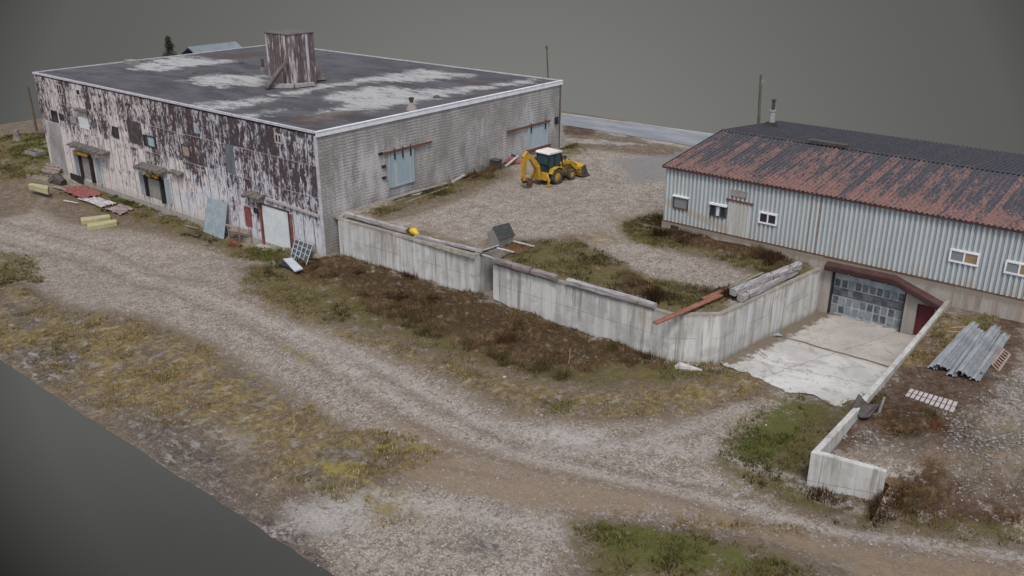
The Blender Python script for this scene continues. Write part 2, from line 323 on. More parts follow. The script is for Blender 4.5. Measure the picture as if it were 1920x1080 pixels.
def mat_roof():
    k = NT('flat_roof_felt'); n1 = k.noise(.5, 6, .65, stretch=(.5, 1, 1)); n2 = k.noise(3, 6, .7); n4 = k.noise(.16, 4, .6)
    c = k.mix(k.step(n1, .35, .65), (.047, .047, .055), (.085, .085, .094)); c = k.mix(k.M('MULTIPLY', k.step(n2, .5, .72), .5), c, (.12, .12, .128)); c = k.mix(k.M('MULTIPLY', k.step(n4, .5, .62), .55), c, (.085, .075, .078))
    lap = k.step(k.M('FRACT', k.M('DIVIDE', k.Y, 1.0)), .07, .0); c = k.mix(k.M('MULTIPLY', lap, .35), c, (.04, .038, .045))
    rag = k.M('ADD', k.M('MULTIPLY', k.M('SUBTRACT', k.noise(.55, 7, .7, stretch=(.6, 1.5, 1)), .5), 3.2), k.M('MULTIPLY', k.M('SUBTRACT', n2, .5), 1.2))
    f = k.M('MULTIPLY', k.step(k.M('ADD', k.M('MULTIPLY', k.attr('stain'), .95), k.M('MULTIPLY', rag, 1.1)), .2, 1.05), k.step(k.attr('stain'), .02, .2))
    c = k.mix(k.M('MULTIPLY', f, .85), c, k.mix(n2, (.26, .27, .275), (.42, .43, .425)))
    f2 = k.M('MULTIPLY', k.step(k.M('ADD', k.attr('rust'), rag), .45, .9), .8); c = k.mix(f2, c, (.07, .048, .042))
    return k.done(c, .9, .2, n2, .3, .04)

def mat_concrete(name='weathered_concrete', c1=(.33, .335, .335), c2=(.5, .505, .5), form=1.45, z0=0., ztop=3.0):
    k = NT(name); st = k.noise(1., 6, .65, stretch=(2.6, 2.6, .14)); bl = k.noise(.8, 6, .65); fine = k.noise(9, 5, .7)
    c = k.mix(k.step(st, .34, .62), c1, c2); c = k.mix(k.M('MULTIPLY', k.step(bl, .46, .62), .55), c, (.265, .258, .245)); c = k.mix(k.M('MULTIPLY', k.step(fine, .5, .75), .35), c, (.27, .265, .255))
    fz = k.M('ABSOLUTE', k.M('SUBTRACT', k.Z, k.M('ADD', form, k.M('MULTIPLY', bl, .06)))); c = k.mix(k.M('MULTIPLY', k.M('MULTIPLY', k.step(fz, .04, .01), k.step(bl, .38, .55)), .65), c, (.2, .195, .185))
    s = k.M('ADD', k.X, k.M('MULTIPLY', k.Y, 1.0)); pj = k.M('ABSOLUTE', k.M('SUBTRACT', k.M('FRACT', k.M('DIVIDE', s, 2.44)), .5)); c = k.mix(k.M('MULTIPLY', k.step(pj, .485, .498), .22), c, (.24, .235, .22))
    rs = k.noise(1.1, 5, .7, stretch=(1.5, 1.5, .1)); top = k.step(k.M('ADD', k.Z, k.M('MULTIPLY', rs, 2.)), ztop-.6, ztop+1.1)
    c = k.mix(k.M('MULTIPLY', k.M('MULTIPLY', k.step(rs, .52, .68), top), .75), c, (.26, .19, .125))
    dk = k.noise(.9, 5, .7, stretch=(2.2, 2.2, .12)); c = k.mix(k.M('MULTIPLY', k.step(dk, .54, .66), .7), c, (.165, .155, .135))
    c = k.mix(k.M('MULTIPLY', k.step(k.M('ADD', k.Z, k.M('MULTIPLY', bl, .9)), z0+.75, z0+.3), .55), c, (.17, .155, .125))
    edge = k.M('MULTIPLY', k.step(k.M('ADD', k.Z, k.M('MULTIPLY', k.noise(1.6, 6, .75), .8)), ztop+.12, ztop+.42), .85); c = k.mix(edge, c, (.19, .17, .14))
    return k.done(c, .9, .2, k.M('ADD', fine, k.M('MULTIPLY', st, .8)), .35, .04)

def mat_slab():
    k = NT('pale_slab_concrete'); n1 = k.noise(.35, 6, .6); n2 = k.noise(2.2, 6, .68); n3 = k.noise(12, 4, .7)
    c = k.mix(k.step(n1, .35, .65), (.33, .33, .325), (.46, .465, .465)); c = k.mix(k.M('MULTIPLY', k.step(n2, .5, .7), .5), c, (.3, .255, .21)); c = k.mix(k.M('MULTIPLY', k.step(n3, .5, .72), .4), c, (.27, .26, .25))
    sp2 = k.noise(.9, 7, .75, dist=.6); c = k.mix(k.M('MULTIPLY', k.step(sp2, .52, .6), .6), c, (.225, .21, .19)); c = k.mix(k.M('MULTIPLY', k.step(k.noise(1.8, 3, .5, dist=1.), .66, .7), .7), c, (.11, .09, .07))
    up = k.step(k.M('ADD', k.Y, k.M('MULTIPLY', n1, 1.)), 8.2, 8.8); c = k.mix(k.M('MULTIPLY', up, .5), c, (.27, .24, .215))
    wob = k.M('MULTIPLY', k.M('SUBTRACT', k.noise(.8, 5, .6), .5), .9)
    j = k.M('ABSOLUTE', k.M('SUBTRACT', k.M('ADD', k.Y, k.M('MULTIPLY', wob, .5)), 8.3)); c = k.mix(k.M('MULTIPLY', k.step(j, .16, .03), .9), c, (.06, .045, .03))
    j2 = k.M('ABSOLUTE', k.M('SUBTRACT', k.M('ADD', k.Y, wob), k.M('ADD', 4.6, k.M('MULTIPLY', k.M('SUBTRACT', k.X, 35.), .22)))); c = k.mix(k.M('MULTIPLY', k.step(j2, .06, .0), .6), c, (.12, .1, .085))
    j3 = k.M('ABSOLUTE', k.M('SUBTRACT', k.M('ADD', k.X, wob), k.M('ADD', 34.2, k.M('MULTIPLY', k.M('SUBTRACT', k.Y, 3.), .35)))); c = k.mix(k.M('MULTIPLY', k.step(j3, .06, .0), .55), c, (.12, .1, .085))
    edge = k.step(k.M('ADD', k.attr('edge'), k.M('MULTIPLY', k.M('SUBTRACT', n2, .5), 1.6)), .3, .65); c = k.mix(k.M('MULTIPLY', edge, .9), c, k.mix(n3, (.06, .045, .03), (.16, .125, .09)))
    return k.done(c, .85, .25, n3, .25, .03)

def mat_siding():
    k = NT('ribbed_galvanised_siding'); st = k.noise(1., 6, .65, stretch=(4, 4, .12)); bl = k.noise(.35, 5, .6); sh = k.wn(k.M('FLOOR', k.M('DIVIDE', k.X, .3)), 0., 0.)
    c = k.mix(sh, (.34, .39, .425), (.43, .475, .5)); c = k.mix(k.M('MULTIPLY', k.step(st, .45, .65), .5), c, (.5, .51, .5)); c = k.mix(k.M('MULTIPLY', k.step(bl, .48, .66), .35), c, (.24, .28, .31))
    vy = k.step(k.Y, 13.575, 13.535); c = k.mix(k.M('MULTIPLY', vy, .5), c, (.56, .585, .59)); c = k.mix(k.M('MULTIPLY', k.M('SUBTRACT', 1., vy), .5), c, (.185, .235, .275))  # rib shading put into the colour: crests painted lighter, valleys darker
    rs = k.noise(.8, 6, .7, stretch=(5, 5, .16)); low = k.step(k.M('ADD', k.Z, k.M('MULTIPLY', rs, 1.6)), 5.9, 4.3); c = k.mix(k.M('MULTIPLY', k.M('MULTIPLY', low, k.step(rs, .46, .66)), .75), c, (.34, .22, .1))
    c = k.mix(k.M('MULTIPLY', k.step(k.noise(.55, 6, .75, stretch=(2.5, 2.5, .2)), .58, .68), .65), c, (.36, .25, .15))
    sx = k.M('ADD', k.M('MULTIPLY', k.M('SUBTRACT', k.X, 22.2), -.22), 4.95); dd = k.M('ABSOLUTE', k.M('SUBTRACT', k.Z, sx)); yl = k.M('MULTIPLY', k.step(dd, .4, .1), k.step(k.X, 26.5, 25.)); c = k.mix(k.M('MULTIPLY', k.M('MULTIPLY', yl, k.step(rs, .3, .6)), .65), c, (.36, .25, .1))
    return k.done(c, .6, .35, st, .12, .03, .25)

def mat_rustroof(name='rusted_roof_sheet', base=(.038, .039, .047), amt=1.):
    k = NT(name); cxn = k.M('FLOOR', k.M('DIVIDE', k.X, .3)); r1 = k.wn(cxn, 0., 0.)
    st = k.noise(1., 7, .7, stretch=(3.3, .5, .5)); bl = k.noise(.4, 5, .6); fine = k.noise(8, 5, .75, stretch=(1, .6, .6))
    seg = k.M('FLOOR', k.M('DIVIDE', k.M('ADD', k.Y, k.M('MULTIPLY', r1, 3.)), .95)); r2 = k.wn(cxn, seg, 2.)
    f = k.M('ADD', k.M('MULTIPLY', st, .75), k.M('ADD', k.M('MULTIPLY', r1, .24), k.M('ADD', k.M('MULTIPLY', r2, .12), k.M('MULTIPLY', k.M('SUBTRACT', fine, .5), 1.))))
    f = k.M('ADD', f, k.M('MULTIPLY', bl, .15)); f = k.M('ADD', f, k.M('MULTIPLY', k.step(k.Y, 17, 13.4), .2)); f = k.M('SUBTRACT', f, k.M('MULTIPLY', k.step(k.Y, 19.2, 22), .05))
    c = k.mix(k.step(fine, .35, .7), base, tuple(v*1.9 for v in base)); rust = k.mix(k.step(fine, .3, .7), (.105, .06, .055), (.225, .132, .118))
    c = k.mix(k.M('MULTIPLY', k.step(f, .6, .8), amt), c, rust)
    return k.done(c, .8, .25, fine, .3, .03)

# ------------------------------------------------------------------ materials
GA, GB, GC = (.2, .165, .132), (.305, .272, .24), (.13, .098, .07)
M_ground = ground_mat('mixed_ground', GA, GB, GC)
M_panel = mat_panel(); M_block = mat_block('Y'); M_blockx = mat_block('X', 'grey_block_patch'); M_roof = mat_roof()
M_conc = mat_concrete(); M_wing = mat_concrete('wing_wall_concrete', (.33, .34, .335), (.43, .435, .43), .3, -.2, 2.9); M_slab = mat_slab(); M_siding = mat_siding()
M_found = mat_concrete('foundation_concrete', (.2, .178, .158), (.32, .29, .265), 9., .0, 3.5)
M_lowfound = mat_concrete('plinth_concrete', (.23, .215, .2), (.33, .31, .29), 9., -1.3, .1)
M_rust_roof = mat_rustroof(); M_dark_roof = mat_rustroof('dark_roof_sheet', (.03, .031, .038), .12)
M_trim = weathered('pale_metal_trim', (.74, .75, .8), (.62, .63, .69), None, 1.5, .5)
M_trimdull = weathered('dull_metal_trim', (.5, .49, .54), (.38, .36, .4), None, 2, .6)
M_bluegrey = weathered('blue_grey_paint', (.27, .34, .4), (.36, .41, .45), (.2, .24, .28), .9, .6, (2, 2, .4))
M_bluedoor = weathered('pale_blue_painted_steel', (.29, .37, .43), (.38, .44, .48), (.33, .3, .26), .8, .55, (3, 3, .3))
M_white = weathered('white_painted_board', (.6, .65, .68), (.53, .57, .6), (.47, .49, .5), .6, .6)
M_red = weathered('faded_red_paint', (.24, .065, .06), (.17, .055, .055), (.36, .26, .26), 1.4, .8, (2, 2, .5))
M_maroon = weathered('maroon_painted_metal', (.06, .03, .03), (.09, .05, .048), (.045, .03, .03), 1.2, .75)
M_rust = weathered('rusty_steel', (.11, .05, .032), (.18, .085, .05), (.06, .035, .028), 4, .9)
M_dark = weathered('dark_grime', (.022, .021, .024), (.045, .04, .042), None, 3, .8)
M_rubble = weathered('rotten_grey_boarding', (.1, .09, .085), (.18, .165, .155), (.05, .042, .04), 4, .95)
M_timber = weathered('silvery_weathered_timber', (.42, .415, .43), (.25, .235, .24), (.1, .075, .07), 2.2, .9, (3, 3, 1))
M_timberY = weathered('silvery_timber_grain', (.36, .355, .37), (.18, .165, .17), (.04, .033, .032), 1.8, .9, (7, .35, 7), .2, 0, .46, .56)
M_timber = weathered('silvery_timber', (.37, .365, .38), (.19, .175, .18), (.045, .035, .033), 1.8, .9, (.35, 7, 7), .2, 0, .46, .56)
M_wood = weathered('grey_brown_wood', (.24, .2, .18), (.14, .11, .1), (.3, .27, .25), 3, .9)
M_pink = weathered('pinkish_bare_wood', (.33, .25, .22), (.24, .18, .16), None, 4, .9)
M_redwood = weathered('red_stained_plank', (.2, .085, .06), (.29, .14, .1), (.14, .06, .045), 2.2, .85)
M_greenwood = weathered('mossy_green_plank', (.16, .2, .13), (.24, .26, .2), None, 3, .9)
M_foam = weathered('pale_yellow_foam', (.34, .32, .17), (.42, .4, .25), (.26, .24, .14), 2, .9)
M_galv = weathered('galvanised_sheet', (.37, .4, .43), (.24, .265, .29), (.45, .47, .49), 1.6, .45, None, .4, .35)
M_bluesheet = weathered('blue_grey_sheet_metal', (.23, .28, .325), (.31, .355, .39), (.17, .2, .24), 1.5, .5, None, .35, .2)
M_grate = weathered('dark_grate', (.055, .075, .075), (.1, .125, .12), None, 4, .7)
M_hopper = weathered('worn_grey_steel', (.28, .265, .255), (.2, .19, .185), (.34, .33, .33), 3, .8)
M_steel = weathered('dark_sheet_steel', (.055, .05, .05), (.1, .088, .085), (.04, .03, .03), 2.5, .6)
M_paleslat = weathered('pale_slat_paint', (.42, .38, .39), (.33, .29, .29), None, 4, .85)
M_redsheet = weathered('faded_red_sheet', (.25, .085, .08), (.16, .06, .06), (.3, .2, .19), 2.6, .8)
M_whitesheet = weathered('dirty_white_sheet', (.47, .46, .47), (.3, .27, .27), (.13, .1, .09), 2.2, .8)
M_board = weathered('warped_grey_board', (.2, .185, .18), (.3, .28, .27), None, 2, .9)
M_yel = weathered('worn_yellow_paint', (.47, .285, .03), (.34, .19, .025), (.14, .08, .04), 2.4, .6, None, .3, 0, .44, .66)
M_yelb = weathered('bright_yellow_plastic', (.6, .42, .03), (.5, .33, .03), None, 3, .5)
M_amber = weathered('amber_bumper', (.45, .25, .03), (.3, .16, .03), None, 4, .6)
M_tyre = weathered('dusty_tyre_rubber', (.045, .043, .042), (.1, .092, .085), None, 4, .9)
M_cabroof = weathered('white_cab_roof_paint', (.68, .66, .64), (.58, .56, .53), (.42, .33, .25), 2, .6)
M_cabframe = weathered('black_cab_frame', (.018, .018, .02), (.035, .034, .035), None, 3, .5)
def glassy(name, c, rough=.12, c2=None):
    k = NT(name).objspace(); n = k.noise(1.4, 3, .5); return k.done(k.mix(n, c, c2 or tuple(v*1.8 for v in c)), rough, .5)
M_glass = glassy('dark_window_glass', (.014, .016, .02)); M_cabglass = glassy('green_tinted_glass', (.012, .035, .04)); M_blueglass = glassy('pale_blue_glass', (.2, .29, .35), .2, (.3, .38, .43)); M_amberglass = glassy('curtained_glass', (.11, .075, .045), .25, (.33, .24, .15)); M_greyglass = glassy('grey_hazy_glass', (.13, .14, .16), .2, (.22, .23, .24))
M_pole = weathered('green_grey_pole_wood', (.075, .088, .065), (.12, .12, .095), None, 1.5, .9, (2, 2, .3))
M_brownpole = weathered('brown_pole_wood', (.1, .075, .055), (.15, .115, .085), None, 1.5, .9)
M_chim = weathered('grey_flue_metal', (.4, .41, .43), (.27, .26, .27), (.2, .11, .09), 2, .5, None, .3, .2)
M_bark = weathered('dark_bark', (.05, .035, .025), (.08, .06, .045), None, 5, .95)
M_bluehouse = weathered('pale_blue_metal_roof', (.15, .185, .21), (.2, .235, .26), None, .5, .7)
M_road = weathered('grey_blue_asphalt_road', (.19, .205, .23), (.26, .275, .3), (.15, .155, .165), .35, .9, (.35, 1.6, 1), world=True)
M_line = weathered('pale_road_edge', (.45, .43, .41), (.36, .34, .32), None, .6, .9, world=True)
k = NT('foliage_tint'); M_tuft = k.done(k.attr('tint', 'Color'), .95, .1)
k = NT('loose_stone_tint'); M_stone = k.done(k.attr('tint', 'Color'), .9, .2)
def mat_gdoor():
    k = NT('blotchy_garage_door_paint'); n = k.noise(2, 6, .7); st = k.noise(1.2, 5, .7, stretch=(2, 2, .5))
    c = k.mix(k.step(n, .4, .62), (.2, .25, .29), (.33, .37, .4)); c = k.mix(k.M('MULTIPLY', k.step(st, .5, .7), .6), c, (.13, .14, .16)); return k.done(c, .6, .3, n, .2, .02)
M_gdoor = mat_gdoor(); M_gpanel = weathered('grimy_door_panel', (.07, .075, .085), (.16, .175, .19), (.1, .075, .065), 1.6, .6)

M_gpanel2 = weathered('pale_door_panel', (.17, .195, .21), (.25, .275, .29), (.12, .1, .1), 1.6, .6)
M_seam = weathered('faint_rust_seam', (.3, .25, .2), (.24, .17, .12), None, 3, .8)
# ------------------------------------------------------------------ ground heights
def low_h(x, y):
    x = np.asarray(x, float); y = np.asarray(y, float)
    z = -.95*sst(-2, -9, x)*(1-sst(-37, -45, x))*(1-.55*sst(-8, -20, y))
    z = z+1.1*np.exp(-((x+53)**2/50+(y-4)**2/40))
    z = z-.35*np.exp(-((x-42.2)**2/3+(y+6.6)**2/1.6))
    slab = sst(30.2, 31.8, x+.1*y)*sst(1.2, 3.2, y); z = z*(1-slab)-.1*slab
    return z
def terr_h(x, y):
    x = np.asarray(x, float); y = np.asarray(y, float)
    z = np.interp(y, [-8, -5.3, -2, 2, 6, 11.5, 14], [.75, 1.0, 1.5, 1.85, 2.15, 2.5, 2.5])
    yc = np.interp(x, [40.3, 43., 45., 48., 60.], [-9, -3.6, -2., -.2, 1.])
    edge = sst(-4.2, .3, y-yc); z = z*edge-.25*(1-edge)
    z = z+.22*np.exp(-(y-yc-.6)**2/1.2)*sst(42.8, 44, x)
    return z+.9*np.exp(-((x-48.4)**2+(y+1.6)**2)/.5)
YZ = 3.07
def yard_h(x, y):
    x = np.asarray(x, float); y = np.asarray(y, float); d = 31.2+(y-2.7)*.147-x
    lowv = np.maximum((1-sst(1.45, 2.1, y))*(x > -.1), (1-sst(.35, 1.1, d))*(y < 13.5)); d3 = (29.1+(y-.9)*1.17-x)*.65; lowv = np.maximum(lowv, (1-sst(.35, 1.1, d3))*(y < 2.9))
    return YZ-.22*lowv
def zpoly(pts, fn): return [tuple(onground(px, py, fn)[:2]) for px, py in pts]

def ground_mesh(name, XX, YY, fn, zones, keep=None, rough=.05):
    ny, nx = XX.shape; P = np.stack([XX.ravel(), YY.ravel()], -1)
    masks = {}
    for at, pxs, feather in zones:
        for poly in pxs:
            m = sst(-feather, feather, sdist(P, zpoly(poly, fn))); masks[at] = np.maximum(masks.get(at, 0), m)
    Z = fn(P[:, 0], P[:, 1])+rough*(fbm(P[:, 0]*.7, P[:, 1]*.7, 4, 3)-.5)*2+.03*(fbm(P[:, 0]*2.6, P[:, 1]*2.6, 3, 9)-.5)
    w = masks.get('weed', 0)+np.zeros(len(P)); g = np.maximum(masks.get('grass', 0), masks.get('dry', 0))+np.zeros(len(P))
    Z = Z+w*(1.1*np.clip(fbm(P[:, 0]*.8, P[:, 1]*.8, 4, 21)-.36, 0, 1)+.4*(fbm(P[:, 0]*2.4, P[:, 1]*2.4, 3, 5)-.3))+g*.12*(fbm(P[:, 0]*1.6, P[:, 1]*1.6, 3, 8)-.2)
    for nm, lines in (('rut', RUTS), ('ridge', RIDGES)):
        if name != 'ground': masks[nm] = 0; continue
        mm_ = np.zeros(len(P))
        for ln, wd in lines:
            pl = np.array(zpoly(ln, fn)); d = np.full(len(P), 1e9)
            for a, b in zip(pl[:-1], pl[1:]):
                ab = b-a; t = np.clip(((P-a)@ab)/(ab@ab), 0, 1); d = np.minimum(d, np.hypot(*(P-(a+t[:, None]*ab)).T))
            mm_ = np.maximum(mm_, sst(wd, wd*.2, d))
        masks[nm] = mm_
    idx = np.arange(ny*nx).reshape(ny, nx); q = np.stack([idx[:-1, :-1], idx[:-1, 1:], idx[1:, 1:], idx[1:, :-1]], -1).reshape(-1, 4)
    if keep is not None:
        c = P[q].mean(1); q = q[keep(c[:, 0], c[:, 1])]
    me = bpy.data.meshes.new(name); me.from_pydata(np.column_stack([P, Z]).tolist(), [], q.tolist()); me.update()
    me.polygons.foreach_set('use_smooth', [True]*len(me.polygons))
    for at in ('soil', 'sand', 'asph', 'pale', 'dirt', 'dry', 'dark', 'grass', 'weed', 'green', 'moss', 'rut', 'ridge'):
        a = me.attributes.new(at, 'FLOAT', 'POINT'); a.data.foreach_set('value', np.asarray(masks.get(at, 0)+np.zeros(len(P)), np.float32))
    me.materials.append(M_ground); o = bpy.data.objects.new(name, me); COL.objects.link(o); tag(o, kind='structure')
    return o

RUTS = [([(0, 455), (180, 500), (330, 555), (470, 615), (600, 690), (720, 765), (850, 835), (1000, 880), (1250, 930), (1500, 1000), (1900, 1060)], .45), ([(0, 415), (200, 470), (380, 530), (540, 595), (680, 680), (800, 755), (950, 830), (1150, 880), (1350, 925), (1600, 985), (1920, 1030)], .45),
        ([(860, 850), (1100, 840), (1300, 790), (1440, 730)], .5), ([(660, 855), (740, 853), (840, 856)], .3), ([(690, 880), (760, 868), (860, 880), (950, 900)], .25), ([(1060, 960), (1250, 985), (1450, 1030)], .35), ([(300, 500), (400, 480), (470, 500)], .4)]
RIDGES = [([(0, 435), (190, 485), (355, 542), (505, 605), (640, 685), (760, 760), (900, 832), (1075, 880), (1300, 928), (1550, 993), (1920, 1045)], .5), ([(560, 620), (740, 700), (900, 790), (1100, 830), (1350, 850), (1600, 960)], .8), ([(520, 1000), (700, 930), (880, 960), (1050, 1000)], .9), ([(1000, 850), (1200, 830), (1400, 760)], .8)]
Z_LOW = [
 ('soil', [[(-200, 180), (95, 150), (100, 300), (-200, 330)], [(-80, 470), (60, 520), (150, 575), (280, 590), (420, 650), (540, 730), (640, 790), (760, 820), (850, 850), (800, 900), (700, 930), (560, 960), (640, 1100), (560, 1100), (300, 900), (-80, 700)], [(440, 500), (640, 480), (930, 570), (1250, 685), (1400, 690), (1480, 730), (1320, 790), (1100, 800), (950, 780), (820, 715), (680, 650), (540, 600), (450, 550)],
            [(90, 350), (180, 345), (300, 395), (420, 440), (560, 480), (500, 500), (400, 470), (280, 440), (120, 420), (60, 390)], [(1060, 960), (1300, 970), (1550, 1010), (1930, 1060), (1930, 1100), (1050, 1100)], [(1490, 740), (1620, 750), (1560, 900), (1700, 950), (1930, 950), (1930, 1050), (1700, 1020), (1500, 970), (1320, 870)], [(-50, 330), (40, 320), (110, 345), (60, 400), (-50, 420)]], 1.4),
 ('dry', [[(-60, 520), (60, 545), (150, 590), (250, 600), (390, 650), (480, 725), (570, 760), (650, 800), (780, 820), (830, 850), (770, 880), (690, 900), (650, 940), (560, 910), (480, 860), (390, 800), (300, 800), (200, 770), (60, 730), (-60, 690)],
          [(690, 930), (760, 925), (770, 975), (700, 990)], [(455, 540), (520, 530), (600, 600), (700, 625), (850, 680), (1000, 720), (1180, 735), (1390, 690), (1450, 730), (1330, 775), (1130, 785), (960, 765), (860, 715), (720, 660), (570, 610)],
          [(1250, 970), (1500, 985), (1500, 1010), (1250, 990)]], 1.6),
 ('dark', [[(0, 650), (120, 640), (180, 680), (160, 730), (60, 720), (0, 690)], [(210, 760), (330, 780), (420, 850), (450, 910), (600, 1010), (660, 1075), (560, 1080), (400, 960), (260, 850)], [(560, 850), (640, 840), (830, 845), (720, 875), (600, 870)], [(850, 1005), (930, 1000), (960, 1040), (880, 1045)], [(0, 560), (110, 590), (60, 620), (0, 610)], [(1330, 1050), (1560, 1040), (1600, 1090), (1330, 1090)]], 1.4),
 ('sand', [[(690, 860), (840, 835), (960, 860), (1170, 900), (1330, 935), (1480, 985), (1700, 1030), (1930, 1050), (1930, 1100), (1600, 1100), (1420, 1010), (1250, 960), (1080, 975), (900, 935), (760, 910)], [(700, 770), (820, 800), (960, 860), (880, 860), (760, 820)]], 1.1),
 ('grass', [[(470, 500), (540, 490), (640, 480), (1250, 680), (1400, 690), (1300, 715), (1100, 730), (900, 690), (700, 620), (560, 590), (460, 545)], [(110, 365), (160, 350), (300, 400), (400, 425), (480, 465), (560, 475), (560, 500), (470, 490), (380, 450), (300, 430), (200, 400)],
            [(1470, 745), (1600, 755), (1570, 850), (1515, 905), (1560, 945), (1650, 940), (1800, 965), (1950, 965), (1950, 1020), (1750, 1015), (1580, 985), (1450, 940), (1340, 865), (1390, 790)], [(0, 255), (90, 250), (120, 330), (60, 335), (-20, 345), (-60, 300)],
            [(1080, 990), (1180, 975), (1340, 1005), (1500, 1050), (1560, 1100), (1120, 1100)], [(-20, 470), (60, 480), (80, 530), (-20, 540)]], 1.7),
 ('weed', [[(540, 498), (640, 480), (720, 505), (800, 525), (890, 556), (925, 572), (1000, 592), (1120, 632), (1190, 660), (1250, 684), (1180, 690), (1050, 708), (940, 690), (850, 645), (740, 615), (640, 545), (560, 520)], [(1545, 880), (1620, 760), (1600, 850), (1560, 920), (1640, 950), (1700, 950), (1920, 955), (1920, 985), (1680, 985), (1560, 960), (1510, 920)]], 1.7),
 ('green', [[(1085, 985), (1230, 980), (1330, 1020), (1480, 1060), (1350, 1075), (1180, 1055), (1110, 1020)], [(1400, 790), (1480, 748), (1540, 765), (1440, 870), (1345, 865)], [(480, 450), (540, 470), (500, 490), (460, 470)], [(215, 365), (300, 385), (300, 400), (200, 380)], [(20, 265), (90, 255), (95, 300), (20, 300)], [(1200, 690), (1330, 690), (1250, 720)]], .7),
 ('moss', [[(665, 832), (790, 818), (810, 842), (690, 862)], [(590, 862), (690, 872), (710, 905), (600, 895)], [(690, 925), (768, 930), (745, 968), (690, 955)], [(520, 640), (600, 670), (560, 690)]], .9),
 ('pale', [[(380, 800), (520, 790), (560, 830), (430, 850)], [(500, 960), (640, 900), (760, 940), (700, 1000), (560, 1010)], [(880, 690), (930, 720), (910, 740), (860, 710)], [(1000, 800), (1120, 800), (1150, 840), (1050, 850)]], 1.4),
]
Z_YARD = [
 ('soil', [[(690, 405), (760, 365), (880, 320), (950, 300), (970, 330), (880, 370), (780, 405), (700, 425)], [(900, 450), (1080, 440), (1220, 520), (1380, 545), (1360, 600), (1250, 600), (1040, 530), (900, 490)], [(1150, 410), (1250, 395), (1540, 500), (1500, 550), (1320, 490), (1170, 450)], [(1060, 235), (1130, 240), (1290, 280), (1280, 300), (1150, 285), (1060, 275)], [(760, 425), (900, 460), (900, 480), (770, 450)]], 1.),
 ('grass', [[(1165, 420), (1235, 400), (1260, 440), (1420, 470), (1530, 500), (1500, 545), (1450, 520), (1330, 480), (1190, 455)], [(960, 455), (1080, 450), (1160, 490), (1215, 525), (1360, 545), (1370, 570), (1350, 590), (1250, 590), (1060, 530), (930, 490), (940, 470)],
            [(690, 400), (760, 370), (860, 335), (945, 308), (930, 335), (860, 360), (760, 390), (720, 405)], [(1040, 285), (1080, 270), (1100, 285), (1050, 300)]], 1.4),
 ('weed', [[(1230, 435), (1290, 440), (1420, 465), (1500, 500), (1470, 505), (1380, 485), (1280, 460)], [(1180, 520), (1235, 560), (1225, 580), (1140, 545)], [(1360, 545), (1390, 560), (1370, 580)], [(860, 345), (930, 315), (900, 345)]], .6),
 ('dry', [[(1150, 410), (1240, 390), (1240, 410), (1170, 440)], [(790, 430), (840, 440), (830, 455), (790, 445)], [(1070, 440), (1150, 430), (1170, 455), (1080, 470)]], 1.4),
 ('asph', [[(1150, 300), (1290, 285), (1290, 335), (1190, 345)]], 1.5),
 ('pale', [[(1120, 243), (1180, 254), (1175, 258), (1115, 247)], [(1190, 255), (1250, 263), (1280, 274), (1210, 268)], [(1060, 258), (1130, 262), (1220, 272), (1150, 272), (1062, 268)]], .5),
 ('dirt', [[(1055, 236), (1120, 240), (1110, 255), (1055, 252)]], .6),
]
Z_TERR = [
 ('soil', [[(1540, 860), (1760, 570), (1940, 570), (1940, 640), (1900, 700), (1840, 780), (1900, 830), (1940, 850), (1940, 1000), (1640, 1000), (1700, 880), (1640, 850)], [(1780, 800), (1940, 780), (1940, 1000), (1700, 1000)]], 2.),
 ('dirt', [[(1700, 600), (1930, 590), (1930, 650), (1840, 780), (1820, 840), (1620, 830), (1540, 870), (1560, 800), (1700, 650)], [(1660, 900), (1740, 860), (1940, 890), (1940, 990), (1660, 990)]], 1.4),
 ('dry', [[(1760, 590), (1870, 590), (1850, 640), (1720, 690), (1680, 680)]], 1.4),
 ('weed', [[(1690, 880), (1760, 860), (1790, 900), (1930, 905), (1930, 980), (1660, 980), (1660, 920)], [(1630, 740), (1760, 790), (1740, 830), (1640, 790)]], .7),
 ('green', [[(1800, 595), (1860, 600), (1850, 615), (1800, 610)], [(1780, 770), (1800, 775), (1790, 790)]], .4),
]
# lower ground: one sheet, its front edge is where the surveyed land ends
xs = np.concatenate([np.arange(-69, -46, .8), np.arange(-46, 49, .27), np.arange(49, 75, .8)]); ys = np.concatenate([np.arange(0, 1.0001, 1/135.)])
YY, XX = np.meshgrid(ys, xs, indexing='ij')
front = -23.4+.2*(fbm(xs*.16, xs*0, 4, 2)-.5)+.14*(fbm(xs*.9, xs*0, 3, 12)-.5)
YY = front[None, :]+YY*(14.6-front[None, :])
low = ground_mesh('ground', XX, YY, low_h, Z_LOW, rough=.05)
xb = np.concatenate([np.arange(-75, -43, .8), np.arange(-43, -7, 3.)]); yb = np.arange(14.6, 62.1, 1.2); XB, YB = np.meshgrid(xb, yb)
XB = np.where(XB < -60, XB+3*(vnoise(YB*.3, YB*0, 4)-.5)+7, XB)
ground_mesh('back_ground', XB, YB, low_h, [('soil', [[(-200, 180), (1200, 100), (1200, 300), (-200, 320)]], .5), ('grass', [[(0, 230), (90, 215), (90, 260), (0, 260)]], 2.)])
# yard: upper level behind the retaining walls
sy = np.concatenate([np.arange(.9, 16, .22), np.arange(16, 38.8, .4)]); sx_ = np.linspace(0, 1, 170)
xr = np.where(sy < 2.7, 29.0+(sy-.9)*1.2, np.where(sy < 13.6, 31.1+(sy-2.7)*.15, 26.)); SX, SY = np.meshgrid(sx_, sy)
XY = np.where(SX*0 == 0, -12+SX*(xr[:, None]+12), 0)
ground_mesh('yard', XY, SY, yard_h, Z_YARD, keep=lambda x, y: ~((x > 14.0) & (x < 15.8) & (y < 3.3)) & ~((x < -.3) & (y < 29)), rough=.04)
